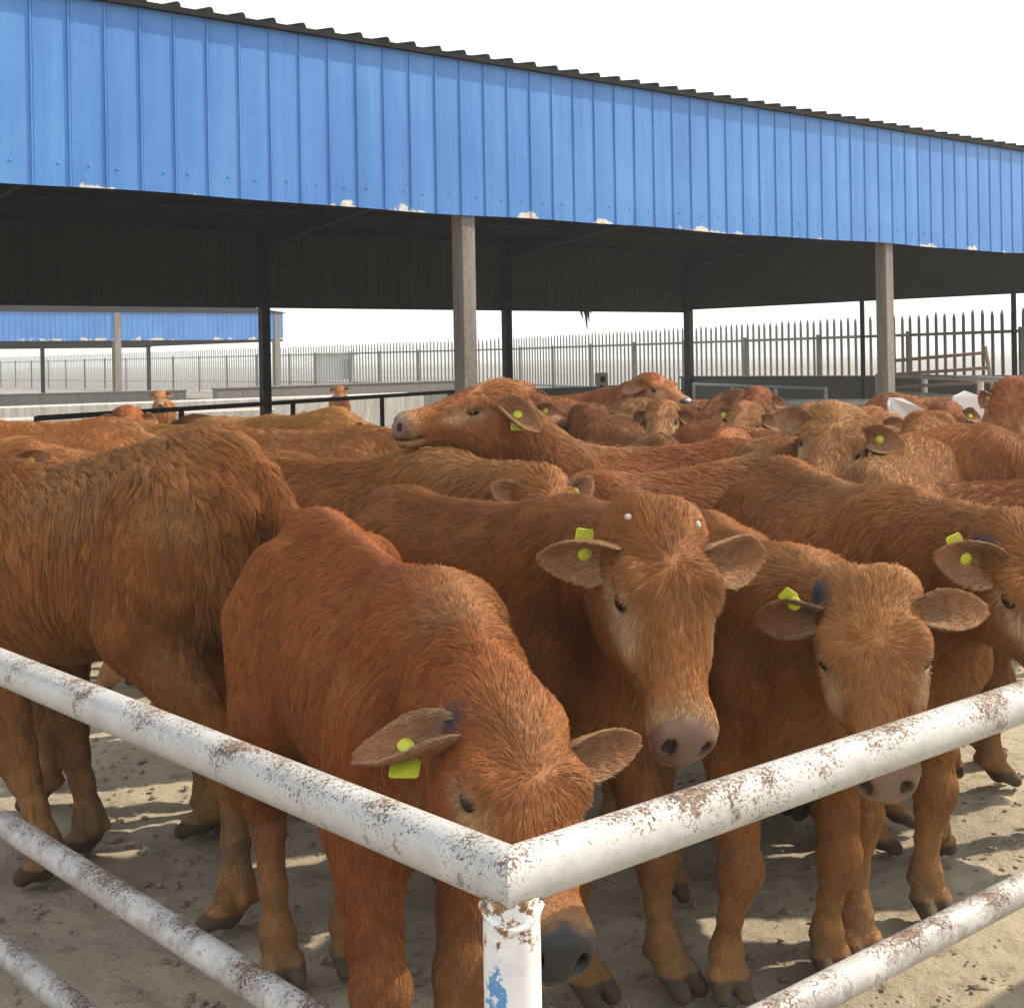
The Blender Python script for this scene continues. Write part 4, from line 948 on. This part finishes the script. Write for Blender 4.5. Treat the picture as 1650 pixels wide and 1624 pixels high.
CALVES = [
 dict(id='A', label='calf with lowered head sniffing behind the corner post of the white rails', W=(-.15, 2.78), a=-64, hw=1.15, s=1.06, drop=.085, fat=.80, leg=.90, **hp(812, 1172, 2.36, 905, 1528, 2.05, .97), roll=15, col=RED, fur=.85, h=.0055, n=300000, wid=.00095, slate=True, mark=-1, nk=1.04,
   feet=dict(hr=g2(458, 1594), hl=g2(566, 1572), fr=(-.262, 2.55), fl=(-.150, 2.60)), tags=dict(r=dict(pos=(7, 4), hgt=.062, w=.05)), ears=dict(r=dict(back=8, up=-30, tw=-40, L=.155, w=.042), l=dict(back=4, up=28, tw=25, L=.165, w=.042)), arch=.13),
 dict(id='B', label='large shaggy calf seen side on at the left edge, its head out of the picture', W=(-1.66, 4.36), a=152, s=1.215, drop=.11, col=(.285, .107, .033), col2=(.36, .16, .05), fur=2.4, h=.008, n=430000, wid=.00125, clump=.026, ck=.80, cvar=.13, lift=.30, stretch=2.4, swirl=.5,
   lpoll=(.70, .12, .80), lhd=(.55, .2, -.8), feet=dict(hl=g2(368, 1508), hr=g2(318, 1350), fl=g2(75, 1432), fr=g2(140, 1385))),
 dict(id='C', label='long faced calf with two pale horn buds looking at the camera in the middle', W=(.17, 3.30), a=-52, s=1.07, **hp(1052, 858, 2.78, 1112, 1185, 2.50, 1.05), roll=13, col=BRN, face=(.40, .165, .055), fur=1.05, h=.0055, n=300000, wid=.00095, bud=True,
   feet=dict(fr=g2(958, 1618), fl=g2(1100, 1608)), tags=dict(r=dict(pos=(6, 4), dir=(-.6, 0, .5), hgt=.05, w=.04)), ears=dict(r=dict(back=-4, up=-14, tw=30, L=.142, w=.046), l=dict(back=8, up=4, tw=15, L=.175, w=.05))),
 dict(id='D', label='calf with short broad head dipping its muzzle behind the right rail', W=(.68, 3.30), a=-80, s=.985, drop=.03, **hp(1398, 962, 2.92, 1425, 1226, 2.66, .98), roll=-2, col=MIDC, face=(.36, .155, .055), fur=1.0, h=.0055, n=270000, wid=.00095, mark=-1, pale=1.25, nk=.9, hw=1.10,
   feet=dict(fr=g2(1172, 1612), fl=g2(1338, 1575)), tags=dict(r=dict(pos=(5, 7), dir=(-.2, -.6, .5), hgt=.05, w=.035)), ears=dict(r=dict(back=10, up=-16, tw=10, L=.15, w=.042), l=dict(back=10, up=-2, tw=-5, L=.155, w=.043)), knee=.03),
 dict(id='E', label='calf at the right edge half cut off, yellow tag standing on its near ear', W=(1.05, 3.70), a=-76, s=1.09, drop=.05, **hp(1630, 876, 3.10, 1755, 1140, 2.86), roll=4, col=MIDC, face=(.38, .19, .078), fur=1.15, h=.007, n=200000, wid=.0014, mark=-1,
   feet=dict(fr=g2(1388, 1560), fl=g2(1500, 1485)), tags=dict(r=dict(pos=(7, 4), dir=(-.9, -.5, .6), hgt=.06, w=.04)), ears=dict(r=dict(back=5, up=10, tw=20, L=.15, w=.058))),
 # second row
 dict(id='F', label='calf lifting its muzzle to the left above the backs, yellow tag in its ear', W=wx(868, 4.95), a=205, s=1.10, **hp(812, 648, 4.5, 632, 680, 4.35), roll=6, col=RED, face=(.38, .155, .055), h=.008, n=120000, wid=.0018, fur=1.2, tags=dict(l=dict(pos=(6, 4)), r=dict(pos=(6, 4))), ears=dict(l=dict(back=45, up=-25, tw=10), r=dict(back=40, up=10)), arch=.04),
 dict(id='F2', label='dark red calf back sloping up to the right behind the middle face', W=wx(930, 4.42), a=204, s=1.10, drop=.06, col=DARK, h=.010, n=120000, wid=.0015, lpoll=(.62, .25, .78), lhd=(.5, .3, -.8)),
 dict(id='I', label='calf behind the middle one, only its back and two upright ears showing', W=wx(735, 4.32), a=-24, s=1.12, **hp(868, 790, 4.05, 930, 905, 3.80), col=BRN, fur=1.25, h=.010, n=90000, wid=.0020, tags=dict(l=dict(pos=(5, 4), hgt=.03, w=.03)), ears=dict(l=dict(back=10, up=60), r=dict(back=10, up=60)), mark=1),
 dict(id='K', label='calf with drooping tagged ear behind the shaggy one at the left edge', W=wx(95, 5.0), a=176, s=1.10, drop=.02, **hp(22, 738, 4.80, -60, 835, 4.6), col=MIDC, fur=1.3, h=.010, n=80000, wid=.0022, tags=dict(l=dict(pos=(6, 4), hgt=.075, w=.06), r=dict(pos=(6, 4))), ears=dict(l=dict(back=20, up=30))),
 dict(id='X', label='curly faced calf staring over a back on the right, tag in its ear', W=wx(1345, 5.35), a=-96, s=1.12, **hp(1352, 684, 4.75, 1312, 792, 4.42, 1.0), roll=14, col=(.27, .112, .040), face=(.27, .118, .046), fur=1.15, h=.008, n=130000, wid=.0015, tags=dict(l=dict(pos=(6, 4), hgt=.07, w=.05)), ears=dict(l=dict(back=12, up=6, tw=20), r=dict(back=10, up=12, tw=20))),
 dict(id='Y', label='rounded brown calf rump right in front of the curly face, head hidden', W=wx(1470, 5.0), a=66, s=1.10, col=(.25, .092, .030), h=.010, n=120000, wid=.0015, fur=.6, ck=.2),
 dict(id='Z', label='calf back rising at the right edge behind the half cut off head', W=wx(1590, 5.05), a=14, s=1.13, col=BRN, h=.010, n=110000, wid=.0016, lpoll=(.72, -.1, 1.0)),
 dict(id='DD', label='dark red strip of a calf back between two necks on the right', W=wx(1805, 4.42), a=3, s=1.03, col=DARK, h=.011, n=50000, wid=.0022),
 dict(id='G', label='dark brown calf rump just right of the lifted head, its tail end nearest', W=wx(985, 6.6), a=100, s=1.10, col=DARK, h=.012, n=45000, wid=.0028),
 dict(id='U', label='calf back sloping behind the dark ridge in the centre right', W=wx(1130, 7.0), a=118, s=1.08, col=(.27, .088, .027), h=.012, n=45000, wid=.0028, lpoll=(.7, .2, .95)),
 dict(id='N', label='yellowish calf on the left whose dark curly head looks away', W=wx(455, 6.9), a=-12, s=1.13, **hp(546, 682, 6.5, 590, 745, 6.6), col=GOLD, face=(.14, .06, .03), h=.012, n=50000, wid=.0028),
 dict(id='M', label='calf with rounded brown rump behind the shaggy back on the left', W=wx(310, 6.0), a=160, s=1.15, col=BRN, h=.012, n=50000, wid=.0026, lpoll=(.7, 0, .9)),
 dict(id='J', label='calf rump highest at the left edge under the pale trough', W=wx(-90, 6.7), a=170, s=1.17, col=(.34, .115, .034), h=.012, n=45000, wid=.0028),
 # farther rows
 dict(id='Q', label='calf resting its chin on another back, grey muzzle pointing right', W=wx(985, 10.0), a=-15, s=1.15, **hp(1048, 618, 9.4, 1092, 640, 9.15, 1.0), col=(.36, .115, .035), slate=True, h=.011, n=40000, wid=.0035, tags=dict(l=dict(pos=(6, 4)))),
 dict(id='S', label='calf back carrying the resting chin, far in the centre', W=wx(1010, 8.9), a=150, s=1.13, col=BRN, h=.015, n=25000, wid=.0038, lpoll=(.7, 0, .95)),
 dict(id='S2', label='low dark calf right behind the lifted head, one yellow tag near its cheek', W=wx(930, 7.6), a=172, s=1.12, **hp(852, 655, 7.2, 815, 700, 7.0), col=DARK, h=.013, n=35000, wid=.0034, tags=dict(l=dict(pos=(5, 4), hgt=.08, w=.07))),
 dict(id='V', label='calf with dark cupped ear turned to the camera and a tag beside the resting muzzle', W=wx(1215, 8.2), a=-165, s=1.03, **hp(1162, 654, 7.9, 1118, 700, 7.6), roll=-20, col=DARK, h=.013, n=35000, wid=.0034, tags=dict(r=dict(pos=(6, 4), hgt=.08, w=.07)), ears=dict(l=dict(back=-5, up=40, L=.18, w=.06))),
 dict(id='W', label='calf back left of the curly face, low and plain', W=wx(1255, 7.2), a=62, s=1.08, col=(.29, .10, .032), h=.013, n=35000, wid=.0030, lpoll=(.7, 0, .9)),
 dict(id='W2', label='calf with small ears peeping above the curly face', W=wx(1380, 8.0), a=-160, s=1.02, **hp(1310, 668, 7.7, 1290, 712, 7.5), col=RED, h=.014, n=25000, wid=.0034),
 dict(id='W3', label='calf under the white torn board, nose hidden by a pale rump', W=wx(1470, 7.6), a=-120, s=1.03, **hp(1400, 676, 7.0, 1390, 730, 6.8), col=MIDC, h=.014, n=25000, wid=.0034),
 dict(id='BB', label='red calf looking in at the right edge above all the backs, tag under its ear', W=wx(1735, 6.7), a=-122, s=1.12, **hp(1636, 634, 6.0, 1612, 725, 5.8), roll=6, col=RED, h=.010, n=50000, wid=.0026, tags=dict(r=dict(pos=(5, 4), hgt=.08, w=.06)), ears=dict(r=dict(back=25, up=-25))),
 dict(id='N2', label='golden calf back lying lowest against the trough on the left', W=wx(560, 8.6), a=8, s=1.10, col=GOLD, h=.014, n=25000, wid=.0034, lpoll=(.7, .1, .9)),
 dict(id='J2', label='calf row end seen as a thin brown ridge below the left rail', W=wx(300, 9.6), a=178, s=1.06, col=MIDC, h=.015, n=20000, wid=.0038, lpoll=(.7, .1, .85)),
 dict(id='R1', label='calf back before the dark wall right of the resting chin', W=wx(1240, 10.6), a=5, s=1.10, col=RED, h=.016, n=15000, wid=.004, lpoll=(.7, .1, .85)),
 dict(id='R2', label='calf back under the silver rails by the white boards', W=wx(1420, 10.2), a=175, s=1.10, col=BRN, h=.016, n=15000, wid=.004, lpoll=(.7, .1, .85)),
 dict(id='T', label='brown calf back in the gap between lifted muzzle and resting chin', W=wx(900, 9.8), a=120, s=1.12, col=BRN, h=.016, n=15000, wid=.004, lpoll=(.7, .1, .85)),
 dict(id='H1', label='calf whose crown just shows above the tagged ear of the lifted head', W=wx(860, 8.8), a=-70, s=1.10, **hp(838, 632, 8.3, 852, 676, 8.0), roll=10, col=RED, h=.012, n=35000, wid=.0030, tags=dict(l=dict(pos=(6, 4), hgt=.08, w=.06)), ears=dict(l=dict(back=10, up=10))),
 dict(id='H2', label='calf facing the camera in the far row right of the resting chin, ears level', W=wx(1232, 9.4), a=-95, s=1.08, **hp(1222, 640, 8.9, 1214, 682, 8.6), roll=8, col=DARK, h=.012, n=35000, wid=.0030),
 dict(id='H3', label='small calf turning its face left in the gap left of the curly face', W=wx(1205, 7.4), a=-120, s=1.02, **hp(1205, 668, 7.0, 1180, 716, 6.7), roll=10, col=BRN, h=.012, n=40000, wid=.0026, tags=dict(r=dict(pos=(6, 4), hgt=.07, w=.06))),
 dict(id='H4', label='calf with dark tagged ear at the far right above the broad back', W=wx(1530, 7.4), a=-70, s=1.04, **hp(1522, 668, 7.0, 1540, 716, 6.7), roll=-6, col=DARK, h=.012, n=40000, wid=.0026, tags=dict(l=dict(pos=(6, 4), hgt=.07, w=.06))),
 dict(id='H5', label='calf head low between brown rumps in the centre, ears drooping', W=wx(1065, 7.6), a=-100, s=1.02, **hp(1068, 664, 7.2, 1060, 712, 6.9), col=MIDC, h=.012, n=40000, wid=.0026, ears=dict(l=dict(up=-30), r=dict(up=-30))),
 dict(id='H6', label='calf head showing over the level back at the far left', W=wx(205, 8.6), a=-80, s=1.05, **hp(205, 672, 8.2, 212, 716, 7.9), col=RED, h=.012, n=35000, wid=.0030),
 # beyond the rails on the left
 dict(id='O', label='distant calf facing the camera over the left feed trough, both ears out', W=wx(258, 25.2), a=-88, s=.80, **hp(258, 634, 24.5, 258, 658, 24.1, .95), col=(.36, .135, .045), face=(.38, .2, .1), h=.018, n=9000, wid=.008, far=1),
 dict(id='P', label='distant calf with narrow head behind the trough end left of the lifted muzzle', W=wx(552, 27.5), a=-75, s=.80, **hp(547, 626, 26.6, 549, 648, 26.2, .9), col=(.36, .125, .04), h=.018, n=9000, wid=.008, far=1),
]
#MORE
for k_, sp_ in enumerate(CALVES):
    sp_.setdefault('seed', k_+1); sp_.setdefault('jit', k_+1)
    if k_ > 5: _q = np.random.default_rng(k_+40).uniform(.84, 1.14); sp_['col'] = tuple(np.array(sp_['col'])*_q*np.array([1, np.random.default_rng(k_).uniform(.94, 1.1), 1]))
    build_calf(sp_)
